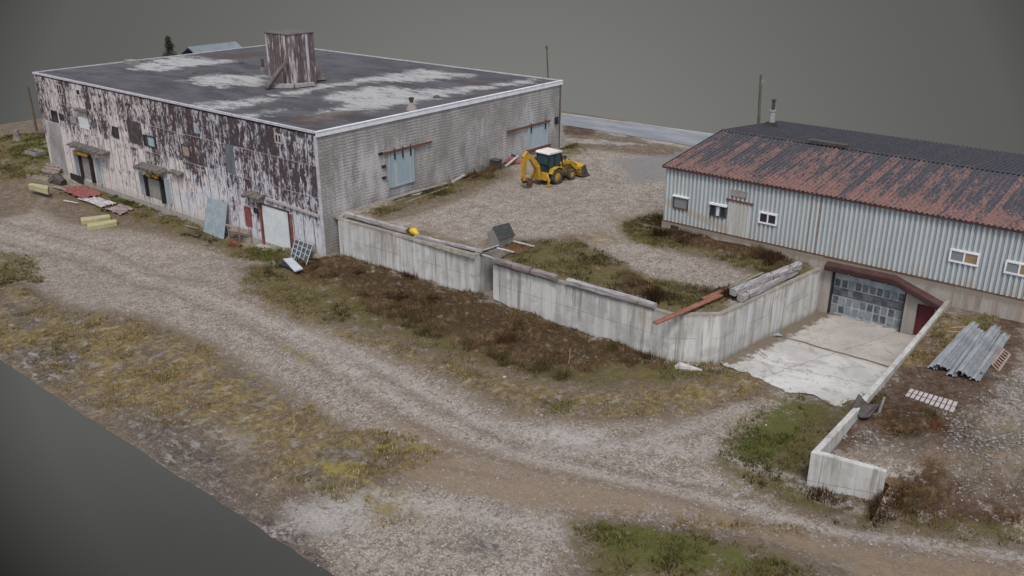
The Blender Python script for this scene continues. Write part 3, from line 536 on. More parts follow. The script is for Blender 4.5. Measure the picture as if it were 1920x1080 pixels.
# terrace above the ramp
tx = np.arange(40.55, 62, .3); ty = np.arange(-10, 14.0, .25); TX, TY = np.meshgrid(tx, ty)
ground_mesh('terrace', TX, TY, terr_h, Z_TERR, keep=lambda x, y: (x > 43.1) | (y > -5.75+(x-40.3)*.34), rough=.07)
# road behind the yard
rb = MB(); NR = 24
for i in range(NR+1):
    x = -24+i*56/NR; rb.v += [(x, 38.2, YZ+.05), (x, 43.4+(x+9)*.06, YZ+.05)]
for i in range(NR): rb.f.append((2*i, 2*i+2, 2*i+3, 2*i+1))
tag(obj('road', rb, M_road), kind='structure')
rl = MB()
for i in range(NR+1):
    x = -24+i*56/NR; y = 43.1+(x+9)*.06; rl.v += [(x, y, YZ+.056), (x, y+.22, YZ+.056)]
for i in range(NR): rl.f.append((2*i, 2*i+2, 2*i+3, 2*i+1))
tag(obj('road_edge', rl, M_line), kind='structure')

# concrete pad in the ramp
def pad():
    nx, ny = 60, 70; me = bpy.data.meshes.new('concrete_pad'); vs = []; ed = []
    yf = lambda x: float(np.interp(x, [31., 31.4, 32.2, 33.2, 34.6, 35.8, 37, 38.8, 40.4], [3.4, 2.75, 2.4, 2.35, 2.0, 1.75, 2.3, 2.0, 1.2]))
    for j in range(ny+1):
        for i in range(nx+1):
            u = i/nx; v = j/ny; x0 = 31.2; x = 31.2+u*(40.35-31.2); y = yf(x)+v*(14.25-yf(x)); xl = 31.3+max(0, y-2.7)*.147; x = max(xl, x) if u > 0 else xl
            y2 = y+(.25*(vnoise(x*2.2, 1., 3)-.5)+.3*(vnoise(x*.9, 1., 5)-.5))*(1-v)**6
            vs.append((x, y2, .005+.02*float(vnoise(x*.6, y*.6, 2))))
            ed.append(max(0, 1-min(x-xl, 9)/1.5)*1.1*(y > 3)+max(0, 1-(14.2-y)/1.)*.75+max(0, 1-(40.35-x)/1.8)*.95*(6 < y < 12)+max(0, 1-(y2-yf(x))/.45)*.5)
    q = [(j*(nx+1)+i, j*(nx+1)+i+1, (j+1)*(nx+1)+i+1, (j+1)*(nx+1)+i) for j in range(ny) for i in range(nx)]
    me.from_pydata(vs, [], q); me.update(); a = me.attributes.new('edge', 'FLOAT', 'POINT'); a.data.foreach_set('value', ed); me.materials.append(M_slab)
    o = bpy.data.objects.new('concrete_pad', me); COL.objects.link(o); tag(o, kind='structure')
pad()

# ------------------------------------------------------------------ big old factory
HB, LB, WB = 9.5, 43.82, 29.69
fb = thing('factory_building', 'big flat-roofed factory with peeling maroon and white painted panels and a grey block side wall', 'factory', (-LB/2, WB/2, 0))
obj('panel_wall', MB().box(-LB, -.02, 0, .3, -1.6, HB-.3), M_panel, fb)
obj('block_wall', MB().box(-.35, 0, .0+.001, WB, -.6, HB-.3), M_block, fb)
obj('corner_post', MB().box(-.03, .09, -.09, .03, -.6, HB-.3), M_trimdull, fb) if False else None
obj('rear_wall', MB().box(-LB, -.36, WB-.3, WB-.002, -.3, HB-.3), M_block, fb)
obj('end_wall', MB().box(-LB-.02, -LB+.3, .31, WB-.31, -1.6, HB-.3), M_block, fb)
obj('plinth', MB().box(-LB+.1, -.06, -.07, .02, -1.7, -.42), M_lowfound, fb)
obj('corner_strip', MB().box(-.34, -.02, -.05, .02, -.3, HB-.3), M_trimdull, fb)
# roof as a fine sheet with painted stain masks
rxs = np.linspace(-LB+.05, -.05, 150); rys = np.linspace(.05, WB-.05, 110); RX, RY = np.meshgrid(rxs, rys); RP = np.stack([RX.ravel(), RY.ravel()], -1)
def rmask(polys, f): 
    m = np.zeros(len(RP))
    for p in polys: m = np.maximum(m, sst(-f, f, sdist(RP, [tuple(onz(a, b, HB)[:2]) for a, b in p])))
    return m
stain = rmask([[(240, 128), (300, 110), (330, 104), (400, 108), (450, 112), (400, 120), (300, 132)], [(340, 150), (410, 138), (500, 140), (512, 150), (470, 160), (400, 163)], [(360, 195), (450, 186), (520, 182), (440, 202), (380, 205)], [(495, 178), (600, 158), (700, 142), (790, 128), (890, 140), (830, 148), (770, 152), (690, 152), (620, 165), (540, 180)],
               [(640, 172), (700, 160), (800, 165), (900, 160), (960, 150), (1010, 146), (1000, 154), (900, 168), (800, 186), (700, 204), (650, 212), (600, 225), (560, 225), (640, 195), (600, 185)], [(450, 212), (540, 203), (500, 215), (460, 220)]], 1.6)
rustm = rmask([[(520, 225), (640, 205), (700, 205), (600, 232), (560, 235)], [(880, 150), (930, 155), (900, 160), (860, 158)], [(380, 106), (450, 98), (500, 96), (460, 108), (400, 112)]], .8)
rz = HB-.06+.07*(fbm(RP[:, 0]*.25, RP[:, 1]*.25, 3, 4)-.5); nxr = len(rxs)
rq = [(j*nxr+i, j*nxr+i+1, (j+1)*nxr+i+1, (j+1)*nxr+i) for j in range(len(rys)-1) for i in range(nxr-1)]
rmb = MB(); rmb.v = np.column_stack([RP, rz]).tolist(); rmb.f = rq
ro = obj('roof', rmb, M_roof, fb, smooth=True)
for nm, arr in (('stain', stain), ('rust', rustm)):
    a = ro.data.attributes.new(nm, 'FLOAT', 'POINT'); a.data.foreach_set('value', arr.astype(np.float32))
obj('fascia', MB().box(.001, .09, -.12, WB+.05, HB-.36, HB-.02).box(-.12, .12, -.12, WB+.05, HB-.02, HB+.05), M_trim, fb)
obj('fascia', MB().box(-LB-.05, -.121, -.1, .1, HB-.14, HB+.03), M_trimdull, fb)
obj('fascia', MB().box(-LB-.06, -.121, WB-.1, WB+.06, HB-.3, HB+.03).box(-LB-.08, -LB+.1, .101, WB-.101, HB-.3, HB+.03), M_trimdull, fb)
obj('downpipe', MB().tube([(.09, WB-.35, HB-.4), (.09, WB-.35, YZ)], .045, 8), M_maroon, fb)
obj('block_patch', MB().box(*[ony(83, 222, 0)[0], ony(128, 330, 0)[0]], -.05, .01, -1.0, ony(84, 224, 0)[2]), M_blockx, fb)

def rectA(tl, br): a = ony(*tl, 0); b = ony(*br, 0); return a[0], b[0], b[2], a[2]   # x0,x1,z0,z1
def winA(tl, br, pane=M_glass, frame=M_trimdull, w=.09, mull=0, name='window'):
    x0, x1, z0, z1 = rectA(tl, br); m = MB().ring(x0, x1, z0, z1, w, -.07, .02)
    for i in range(mull): c = x0+(x1-x0)*(i+1)/(mull+1); m.box(c-w/2, c+w/2, -.068, .02, z0+w, z1-w)
    f = obj(name, m, frame, fb); obj('pane', MB().box(x0+w*.6, x1-w*.6, -.03, .015, z0+w*.6, z1-w*.6), pane, f); return f
def panA(tl, br, mat, name, d=.05):
    x0, x1, z0, z1 = rectA(tl, br); return obj(name, MB().box(x0, x1, -d, .02, z0, z1), mat, fb)
winA((105.5, 157), (117.8, 177.8), mull=1, frame=M_paleslat); winA((142, 166), (152, 180)); winA((95.5, 206), (110, 230), M_amberglass if False else M_glass, M_dark); winA((111, 212.6), (121, 226), M_glass, M_dark)
panA((131.5, 217), (144.5, 233), M_hopper, 'wall_board'); panA((147, 218), (168.5, 244), M_white, 'wall_board'); winA((210, 236), (224.5, 260), M_glass, M_dark)
panA((238, 224), (265, 271), M_steel, 'wall_board', .06)
x0, x1, z0, z1 = rectA((268.5, 251.5), (294.5, 278.5)); wf = obj('window', MB().ring(x0, x1, z0, z1, .1, -.08, .02), M_dark, fb)
xm = x0+(x1-x0)*.36; obj('pane', MB().box(x0+.06, xm, -.03, .015, z0+.06, z1-.06), M_glass, wf); obj('pane', MB().box(xm+.01, x1-.3, -.045, .015, z0+.06, z1-.06), M_blueglass, wf); obj('pane', MB().box(x1-.29, x1-.06, -.03, .015, z0+.06, z1-.06), M_glass, wf)
winA((340, 269), (358.5, 297), M_pink, M_steel, .12); panA((363, 230), (374, 251), M_bluegrey, 'wall_board'); winA((514.7, 248.8), (530, 270.8), M_glass, M_paleslat, .13, 1)
panA((422, 269), (442.7, 326), weathered('dark_blue_grey_board', (.11, .12, .14), (.17, .185, .21), None, 2, .8, (3, 3, .4)), 'wall_board', .07); panA((311, 205), (330, 222), M_panel, 'wall_board') if False else None
panA((457.5, 385.7), (474, 426.6), M_red, 'red_panel', .05); winA((476, 389), (485, 401), M_glass, M_dark, .06)
def ledge(tl, br, d, name='ledge', mat=M_rubble, parent=None):
    d = d*.75
    x0, x1, z0, z1 = rectA(tl, br); m = MB(); n = max(3, int((x1-x0)/.35)); st = (x1-x0)/n
    for i in range(n):
        jd = d*random.uniform(.8, 1.1); zz = z1-(z1-z0)*.1*random.random(); h = max(.1, (z1-z0)*random.uniform(.28, .42)); dr = (z1-z0)*random.uniform(.25, .45)
        a = x0+i*st; b = a+st*random.uniform(.9, 1.12)
        m.add([(a, .0, zz), (b, .0, zz), (b, -jd, zz-dr), (a, -jd, zz-dr), (a, .0, zz-h), (b, .0, zz-h), (b, -jd, zz-dr-h), (a, -jd, zz-dr-h)], [(0, 1, 2, 3), (4, 7, 6, 5), (0, 4, 5, 1), (1, 5, 6, 2), (2, 6, 7, 3), (3, 7, 4, 0)])
    return obj(name, m, mat, parent or fb)
ledge((144, 200), (167, 214), .5, 'ledge'); ledge((322, 315.5), (346, 332), .7, 'ledge'); ledge((464, 356), (497, 377), .9, 'ledge')
# loading docks with side pads and ragged canopies
def dock(leaf, padl, padr, canopy, bumpers):
    x0, x1, z0, z1 = rectA(*leaf); d = obj('dock_door', MB().box(x0, x1, -.06, .02, z0, z1), M_hopper, fb)
    for i in range(1, 5): z = z0+(z1-z0)*i/5; 
    obj('dock_seal', MB().box(x0-.28, x0, -.3, .02, z0, z1+.1).box(x1, x1+.28, -.3, .02, z0-.2, z1+.05).box(x0, x1, -.25, .02, z1-.02, z1+.25), M_dark, d)
    for tl, br in (padl, padr):
        a0, a1, b0, b1 = rectA(tl, br); obj('side_pad', MB().prism([(a0, 0), (a1, 0), (a1-.05, -.34), (a0+.05, -.34)], 'z', b0, b1), M_bluegrey, d)
    ledge(canopy[0], canopy[1], 1.25, 'canopy', M_rubble, d)
    for tl, br in bumpers:
        a0, a1, b0, b1 = rectA(tl, br); obj('bumper', MB().beam((a0, -.42, b1-.1), (a1, -.42, b0+.15), .22, .28), M_amber, d)
dock(((153, 291), (178, 338)), ((143, 285), (150, 326)), ((183, 296), (194, 345)), ((139, 264), (207, 291)), [((145.5, 281), (172, 293))])
dock(((277, 330), (309, 376)), ((264, 315), (273, 364)), ((313, 334), (324, 382)), ((267, 302), (315, 328)), [((283, 322.5), (292, 331)), ((295, 325), (304, 334))])
x0, x1, z0, z1 = rectA((133, 324), (159, 343)); obj('dock_pit', MB().box(x0, x1, -.12, .02, z0-.3, z1), M_dark, fb)
# white roller door in red posts
x0, x1, z0, z1 = rectA((491.4, 383), (547.5, 471)); z0 = -.72
rd = obj('roller_door', MB().box(x0, x1, -.06, .02, z0, z1), M_white, fb)
obj('door_frame', MB().box(x0-.12, x0, -.1, .02, z0, z1+.1).box(x1, x1+.12, -.1, .02, z0, z1+.1).box(x0, x1, -.1, .02, z1, z1+.12), M_steel, rd)
obj('door_post', MB().box(x0-.34, x0-.13, -.12, .02, z0-.1, z1+.1), M_red, rd); obj('door_post', MB().box(x1+.13, x1+.42, -.05, .02, z0+.2, z1-.1), M_red, rd)
x0, x1, z0, z1 = rectA((500, 369), (600, 394)); obj('lintel_board', MB().beam((x0, -.09, z1-.1), (-.4, -.09, z1-.3), .12, .2), M_paleslat, fb)
obj('threshold', MB().box(rectA((488, 383), (552, 471))[0]-.4, -1.2, -.7, -.071, -1.4, -.72), M_lowfound, fb)
# sliding doors on the block wall
def rectB(tl, br): a = onx(*tl, 0); b = onx(*br, 0); return a[1], b[1], b[2], a[2]
def slider(tl, br, r0, r1, hangers, sill):
    y0, y1, z0, z1 = rectB(tl, br); d = obj('sliding_door', MB().box(-.02, .09, y0, y1, z0, z1).ringx(y0, y1, z0, z1, .14, .09, .125), M_bluedoor, fb)
    a = onx(*r0, 0); b = onx(*r1, 0); obj('rail', MB().beam((.15, a[1], z1+.12), (.15, b[1], z1+.12), .12, .14), M_rust, d)
    for i in range(hangers): y = y0+(y1-y0)*(.15+.7*i/max(1, hangers-1)); obj('hanger', MB().box(.13, .2, y-.05, y+.05, z1-.55, z1+.32), M_dark, d)
    if sill: obj('sill', MB().box(-.01, .2, y0-.1, y1+.4, z0-.32, z0-.02), M_rust, d)
    else: obj('jamb', MB().box(-.01, .07, y0-.32, y0-.03, z0, z1), M_bluegrey, d)
slider((731, 287), (776, 339.5), (717, 286), (807, 266), 3, False); slider((988, 239), (1025.5, 270), (949, 248), (1029.4, 225.6), 2, True)
y0, y1, z0, z1 = rectB((1040, 220), (1046, 231)); obj('wall_vent', MB().box(-.01, .08, y0, y1, z0, z1).box(.08, .1, y0+.08, y1-.08, z0+.08, z1-.08), M_dark, fb)
for pa in ((717, 291), (718, 312), (719, 333)):
    q = onx(*pa, 0) if pa[1] > 300 else onx(712, 288, 0); obj('wall_bracket', MB().box(-.01, .15, q[1]-.16, q[1]+.2, q[2]-.09, q[2]+.09), M_dark, fb)
# wooden cupola on the roof
tb = onz(547, 163, HB); wL = abs(onz(505, 150, HB)[0]-tb[0]); 
tx1, ty0 = tb[0], tb[1]; tx0 = ony(505, 150, ty0)[0]; ty1 = onx(594, 150, tx1)[1]; tz = hgt(np.array([tx1, ty0, HB]), 549, 66)
M_cup = None
def mat_cup():
    k = NT('weathered_cupola_boards'); s = k.M('ADD', k.X, k.Y); bd = k.M('FLOOR', k.M('DIVIDE', s, .33)); r = k.wn(bd, 0., 0.); e = k.M('ABSOLUTE', k.M('SUBTRACT', k.M('FRACT', k.M('DIVIDE', s, .33)), .5))
    st = k.noise(1., 7, .72, stretch=(3.4, 3.4, .5)); f = k.step(k.M('ADD', st, k.M('MULTIPLY', k.M('SUBTRACT', r, .5), .2)), .4, .52)
    c = k.mix(f, k.mix(r, (.43, .41, .45), (.45, .4, .37)), k.mix(k.noise(2, 5, .7), (.07, .045, .045), (.16, .13, .14))); c = k.mix(k.M('MULTIPLY', k.step(e, .42, .48), .8), c, (.04, .035, .04))
    return k.done(c, .9, .2, st, .4, .04)
M_cup = mat_cup()
cup = obj('cupola', MB().box(tx0, tx1, ty0, ty1, HB-.2, tz), M_cup, fb)
obj('cap', MB().box(tx0-.06, tx1+.06, ty0-.06, ty1+.06, tz, tz+.07), M_rubble, cup)
for i in range(1, 5):
    y = ty0+(ty1-ty0)*i/5; obj('batten', MB().box(tx1, tx1+.07, y-.07, y+.07, HB, tz-.02), M_cup, cup)
for i in range(1, 3):
    x = tx0+(tx1-tx0)*i/3; obj('batten', MB().box(x-.07, x+.07, ty0-.07, ty0, HB, tz-.02), M_cup, cup)
a = onz(499, 165, HB+.1); b = (tx1-.2, ty0-.25, HB+2.2); obj('brace', MB().tube([a, (np.array(a)+np.array(b))/2, b], [.3, .24, .18], 8, .12), M_rubble, cup)
a = onz(508, 161, HB+.15); b = onz(552, 161, HB+.15); c = onz(588, 157, HB+.15)
obj('base_skirting', MB().beam(a, b, .5, .35).beam(b, c, .45, .3), M_timber, cup)
q = onz(594, 152, HB); obj('flashing_slab', MB().slab([q+np.array((-.9, -.2, .75)), q+np.array((.0, -.6, .1)), q+np.array((.4, .9, .1)), q+np.array((-.5, 1.2, .75))], .12), M_rubble, cup)
def pipe(px, py, top, r, cap=False):
    b = onz(px, py, HB-.05); z = hgt(b, px, top); o = obj('vent_pipe', MB().tube([b, b+np.array((0, 0, z-b[2]))], r, 10), M_steel, fb); obj('flashing', MB().tube([b, b+np.array((0, 0, .25)), b+np.array((0, 0, .6))], [r*3.2, r*2.6, r*1.05], 10), M_rubble if not cap else M_hopper, o)
    if cap: obj('cowl', MB().tube([(b[0], b[1], z-.35), (b[0], b[1], z)], [r*.95, r*1.6], 10), M_steel, o)
pipe(494, 137, 110, .15); pipe(772, 206, 183, .15, True)
q = onz(247, 118, HB); obj('roof_hatch', MB().box(q[0]-.8, q[0]+.8, q[1]-.5, q[1]+.5, HB-.1, HB+.3), M_hopper, fb)
for px, py in ((452, 118), (366, 137), (819, 182)): q = onz(px, py, HB-.03); obj('drain', MB().tube([q, q+np.array((0, 0, .14))], [.35, .18], 8), M_steel, fb)

# ------------------------------------------------------------------ metal shed on the right
SX0, SX1, SY0, SYR, SY1, ZE, ZR, ZE2, ZF = 20.93, 60., 13.6, 21.97, 32.3, 7.8, 8.82, 7.9, 3.8
sh = thing('metal_shed', 'long shed with pale ribbed metal siding and a rust-red and black roof', 'shed', ((SX0+46)/2, 22, 0))
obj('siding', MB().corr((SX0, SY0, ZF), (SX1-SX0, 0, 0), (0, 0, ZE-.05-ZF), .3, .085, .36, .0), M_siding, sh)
obj('end_wall', MB().prism([(SY0+.02, YZ-.5), (SY1-.2, YZ-.5), (SY1-.2, ZE2-.1), (SYR, ZR-.12), (SY0+.02, ZE-.1)], 'x', SX0+.01, SX0+.12), M_siding, sh)
obj('front_roof', MB().corr((SX0-.12, SY0-.3, ZE-.02), (SX1-SX0, 0, 0), (0, SYR-SY0+.3, ZR-ZE+.02), .3, .075, .45, .02), M_rust_roof, sh)
obj('rear_roof', MB().corr((SX0-.12, SYR, ZR), (SX1-SX0, 0, 0), (0, SY1-SYR, ZE2-ZR), .3, .075, .45, .02), M_dark_roof, sh)
obj('ridge_cap', MB().prism([(SYR-.22, ZR+.06), (SYR, ZR+.11), (SYR+.22, ZR+.06), (SYR, ZR+.075)], 'x', SX0-.13, SX1), M_dark_roof, sh)
a = onz(1503, 269, 9.05); b = onz(1576, 280, 9.05); obj('ridge_vent', MB().box(a[0], b[0], SYR-.3, SYR+.3, ZR+.1, ZR+.32), M_steel, sh)
obj('eave_trim', MB().box(SX0-.1, SX1, SY0-.29, SY0-.22, ZE-.16, ZE-.04), M_maroon, sh)
obj('barge_trim', MB().beam((SX0-.15, SY0-.3, ZE-.05), (SX0-.15, SYR, ZR-.02), .06, .2).beam((SX0-.15, SYR, ZR-.02), (SX0-.15, SY1, ZE2-.05), .06, .2), M_steel, sh)
GX0, GX1, GZ = 33.42, 38.02, 2.95
obj('foundation', MB().box(SX0-.04, 32.7, SY0-.1, SY0+.3, YZ-.8, ZF), M_found, sh)
obj('foundation', MB().box(32.7, GX0, SY0-.08, SY0+.5, -.2, ZF-.001).box(GX0, GX1, SY0-.08, SY0+.5, GZ, ZF-.001).box(GX1, 38.75, SY0-.08, SY0+.5, -.2, ZF-.001).box(38.75, 39.75, SY0-.08, SY0+.5, 2.15, ZF-.001).box(39.75, 40.6, SY0-.08, SY0+.5, -.2, ZF-.001), M_found, sh)
obj('foundation', MB().box(40.6, SX1, SY0-.1, SY0+.3, 1., ZF), M_found, sh)
obj('sill_strip', MB().box(SX0-.05, SX1, SY0-.13, SY0+.1, ZF-.001, ZF+.05), M_rust, sh)
# panelled garage door: sections with rows of small panels
gd = obj('garage_door', MB().box(GX0, GX1, SY0+.22, SY0+.3, .0, GZ), M_gdoor, sh)
nr, ncol = 4, 10; z_lo, z_hi = .12, 2.45
for r in range(nr):
    for c in range(ncol):
        w = (GX1-GX0-.2)/ncol; xa = GX0+.1+c*w; zh = (z_hi-z_lo)/nr; za = z_lo+r*zh
        obj('door_panel', MB().box(xa+.06, xa+w-.06, SY0+.185, SY0+.23, za+.07, za+zh-.06), (M_gpanel2 if random.random() < (.75 if r < 2 else .35 if r == 3 else .1) else M_gpanel), gd)
    if r == 2: obj('door_section', MB().box(GX0+.09, GX1-.09, SY0+.2, SY0+.225, z_lo+r*zh+.02, z_lo+(r+1)*zh-.02), M_gpanel, gd)
obj('door_frame', MB().box(GX0, GX0+.08, SY0-.1, SY0+.219, 0, GZ).box(GX1-.08, GX1, SY0-.1, SY0+.219, 0, GZ).box(GX0+.08, GX1-.08, SY0+.1, SY0+.219, GZ-.12, GZ), M_dark, gd)
obj('side_door', MB().box(38.77, 39.73, SY0+.12, SY0+.2, 0, 2.13), weathered('deep_red_door', (.13, .028, .035), (.1, .025, .03), None, 2, .6), sh)
aw = [(33.0, 3.42), (37.25, 3.5), (40.15, 2.5)]
am = MB()
for (xa, za), (xb, zb) in zip(aw[:-1], aw[1:]):
    am.add([(xa, SY0-.09, za+.12), (xb, SY0-.09, zb+.12), (xb, SY0-.55, zb-.02), (xa, SY0-.55, za-.02), (xa, SY0-.09, za+.06), (xb, SY0-.09, zb+.06), (xb, SY0-.55, zb-.36), (xa, SY0-.55, za-.36)],
           [(0, 1, 2, 3), (4, 7, 6, 5), (2, 1, 5, 6), (0, 3, 7, 4), (3, 2, 6, 7)])
    L = math.hypot(xb-xa, zb-za)
    for i in range(1, 5):
        t = i/5; am.beam((xa, SY0-.56, za-.02-.33*t), (xb, SY0-.56, zb-.02-.33*t), .04, .035)
obj('awning', am, M_maroon, sh)
for x in (34.6, 35.8, 36.9): obj('awning_bracket', MB().beam((x, SY0-.09, 2.98), (x, SY0-.6, 3.12), .08, .08), M_rust, sh)
def rectS(tl, br): a = ony(*tl, SY0-.06); b = ony(*br, SY0-.06); return a[0], b[0], b[2], a[2]
def winS(tl, br, panes, frame=M_trim, w=.1):
    x0, x1, z0, z1 = rectS(tl, br); f = obj('window', MB().ring(x0, x1, z0, z1, w, SY0-.17, SY0+.02), frame, sh); n = len(panes); iw = (x1-x0-2*w)/n
    for i, p in enumerate(panes):
        xa = x0+w+i*iw
        if p[1] is not None and i < n-1: pass
        obj('pane', MB().box(xa+.012, xa+iw-.012, SY0-.12, SY0+.01, z0+w-.01, z1-w+.01), p[0], f)
    for i in range(1, n): xa = x0+w+i*iw; obj('mullion', MB().box(xa-.045, xa+.045, SY0-.165, SY0, z0+w, z1-w), frame, f)
    return f
x0, x1, z0, z1 = rectS((1264, 367), (1289.6, 394)); f = winS((1264, 367), (1289.6, 394), [(M_greyglass, None)], M_steel, .07); obj('sill', MB().box(x0-.05, x1+.05, SY0-.24, SY0-.05, z1, z1+.1), M_trim, f)
x0, x1, z0, z1 = rectS((1333, 382), (1361, 409)); f = winS((1333, 382), (1361, 409), [(M_glass, None), (M_white, None), (M_glass, None)], M_steel, .06); obj('sill', MB().box(x0-.06, x1+.06, SY0-.24, SY0-.05, z1, z1+.13), M_trim, f)
winS((1424.4, 395.5), (1456.4, 423.7), [(M_glass, None), (M_glass, None)]); winS((1783, 465), (1834, 500), [(M_greyglass, None), (M_amberglass, None)]); winS((1887, 487), (1937, 522), [(M_greyglass, None), (M_amberglass, None)])
x0, x1, z0, z1 = rectS((1368, 374), (1401, 441)); z0 = ZF+.06; pd = obj('blocked_doorway', MB().corr((x0, SY0-.075, z0), (x1-x0, 0, 0), (0, 0, z1-z0), .25, .06, .4), weathered('rust_streaked_sheet', (.47, .46, .43), (.36, .37, .37), (.4, .26, .14), 1.6, .7, (4, 4, .35)), sh)
obj('door_lintel', MB().beam((x0-.2, SY0-.12, z1+.02), (x1+.2, SY0-.12, z1-.02), .09, .12), M_rust, pd)
x0, x1, z0, z1 = rectS((1372, 354), (1400.7, 373)); obj('patch_sheet', MB().box(x0, x1, SY0-.15, SY0-.06, z0+.05, z1), M_hopper, pd)
x0, x1, z0, z1 = rectS((1258.5, 421), (1272.4, 434)); vv = obj('wall_vent', MB().box(x0, x1, SY0-.13, SY0-.1, z0, z1), M_dark, sh)
obj('louvre', MB().box(x0+.05, x1-.05, SY0-.15, SY0-.13, z0+.12, z0+.17).box(x0+.05, x1-.05, SY0-.15, SY0-.13, z0+.3, z0+.35), M_steel, vv)
for px in (1521, 1537): q = ony(px, 400, SY0-.1); obj('seam_strip', MB().box(q[0]-.02, q[0]+.02, SY0-.11, SY0-.05, ZF+.06, ZE-.15), M_seam, sh)
# flue on the rear slope
q = onz(1446, 236, 8.35); zt = hgt(q, 1448, 186); zm = hgt(q, 1446, 207)
ch = obj('flue', MB().tube([(q[0], q[1], 8.0), (q[0], q[1], zm)], [.27, .21], 12), M_chim, sh)
obj('flue_base', MB().box(q[0]-.35, q[0]+.35, q[1]-.35, q[1]+.35, 8.2, 8.68), M_steel, ch); obj('collar', MB().tube([(q[0], q[1], zm-.06), (q[0], q[1], zm+.05)], .27, 12), M_chim, ch)
obj('flue_top', MB().tube([(q[0], q[1], zm), (q[0], q[1], zt-.12), (q[0], q[1], zt-.11), (q[0], q[1], zt)], [.13, .13, .19, .19], 10), M_steel, ch)

# ------------------------------------------------------------------ retaining walls
def wall(name, label, pts, th, zb, zt, mat=M_conc):
    n = len(pts); P = [Vector((p[0], p[1])) for p in pts]; off = []
    for i in range(n):
        ns = []
        for a, b in ((i-1, i), (i, i+1)):
            if 0 <= a and b < n: d = (P[b]-P[a]).normalized(); ns.append(Vector((-d.y, d.x)))
        m = sum(ns, Vector((0, 0))).normalized(); off.append(P[i]+m*(th/max(.35, m.dot(ns[0]))))
    mb = MB(); vs = []; fs = []
    for i in range(n):
        z = zt[i] if isinstance(zt, (list, tuple)) else zt
        vs += [(P[i].x, P[i].y, zb), (P[i].x, P[i].y, z), (off[i].x, off[i].y, z), (off[i].x, off[i].y, zb)]
    for i in range(n-1):
        a = 4*i; b = a+4
        for k in range(4): fs.append((a+k, b+k, b+(k+1) % 4, a+(k+1) % 4))
    fs += [(0, 1, 2, 3), (4*n-1, 4*n-2, 4*n-3, 4*n-4)]
    mb.add(vs, fs); c = np.mean([p[:2] for p in pts], 0)
    return single(name, mb, mat, label, 'retaining wall', 'concrete retaining walls', (c[0], c[1], 0), bevel=.02)
wall('retaining_wall', 'streaky concrete retaining wall that starts at the factory corner', [(.06, 1.95), (.3, 1.2), (.75, .72), (7., .95), (13.95, 1.18), (14.0, 3.3)], .34, -1.2, [3.0]*6)
wall('retaining_wall', 'long concrete retaining wall bending round towards the garage door of the shed', [(14.36, 3.2), (15.72, 3.2), (15.72, .98), (29.02, .88), (31.18, 2.72), (32.72, 13.45)], .32, -.9, [2.95, 2.95, 3., 3., 3., 3.0])
wall('retaining_wall', 'low concrete ramp wall with an angled wing beside the grassy bank', [(40.3, 13.45), (40.3, 6.3), (40.3, -1.5), (40.12, -6.05), (43.12, -5.05)], .27, -.8, [2.88, 2.45, 2.12, 1.8, 1.5], M_wing)

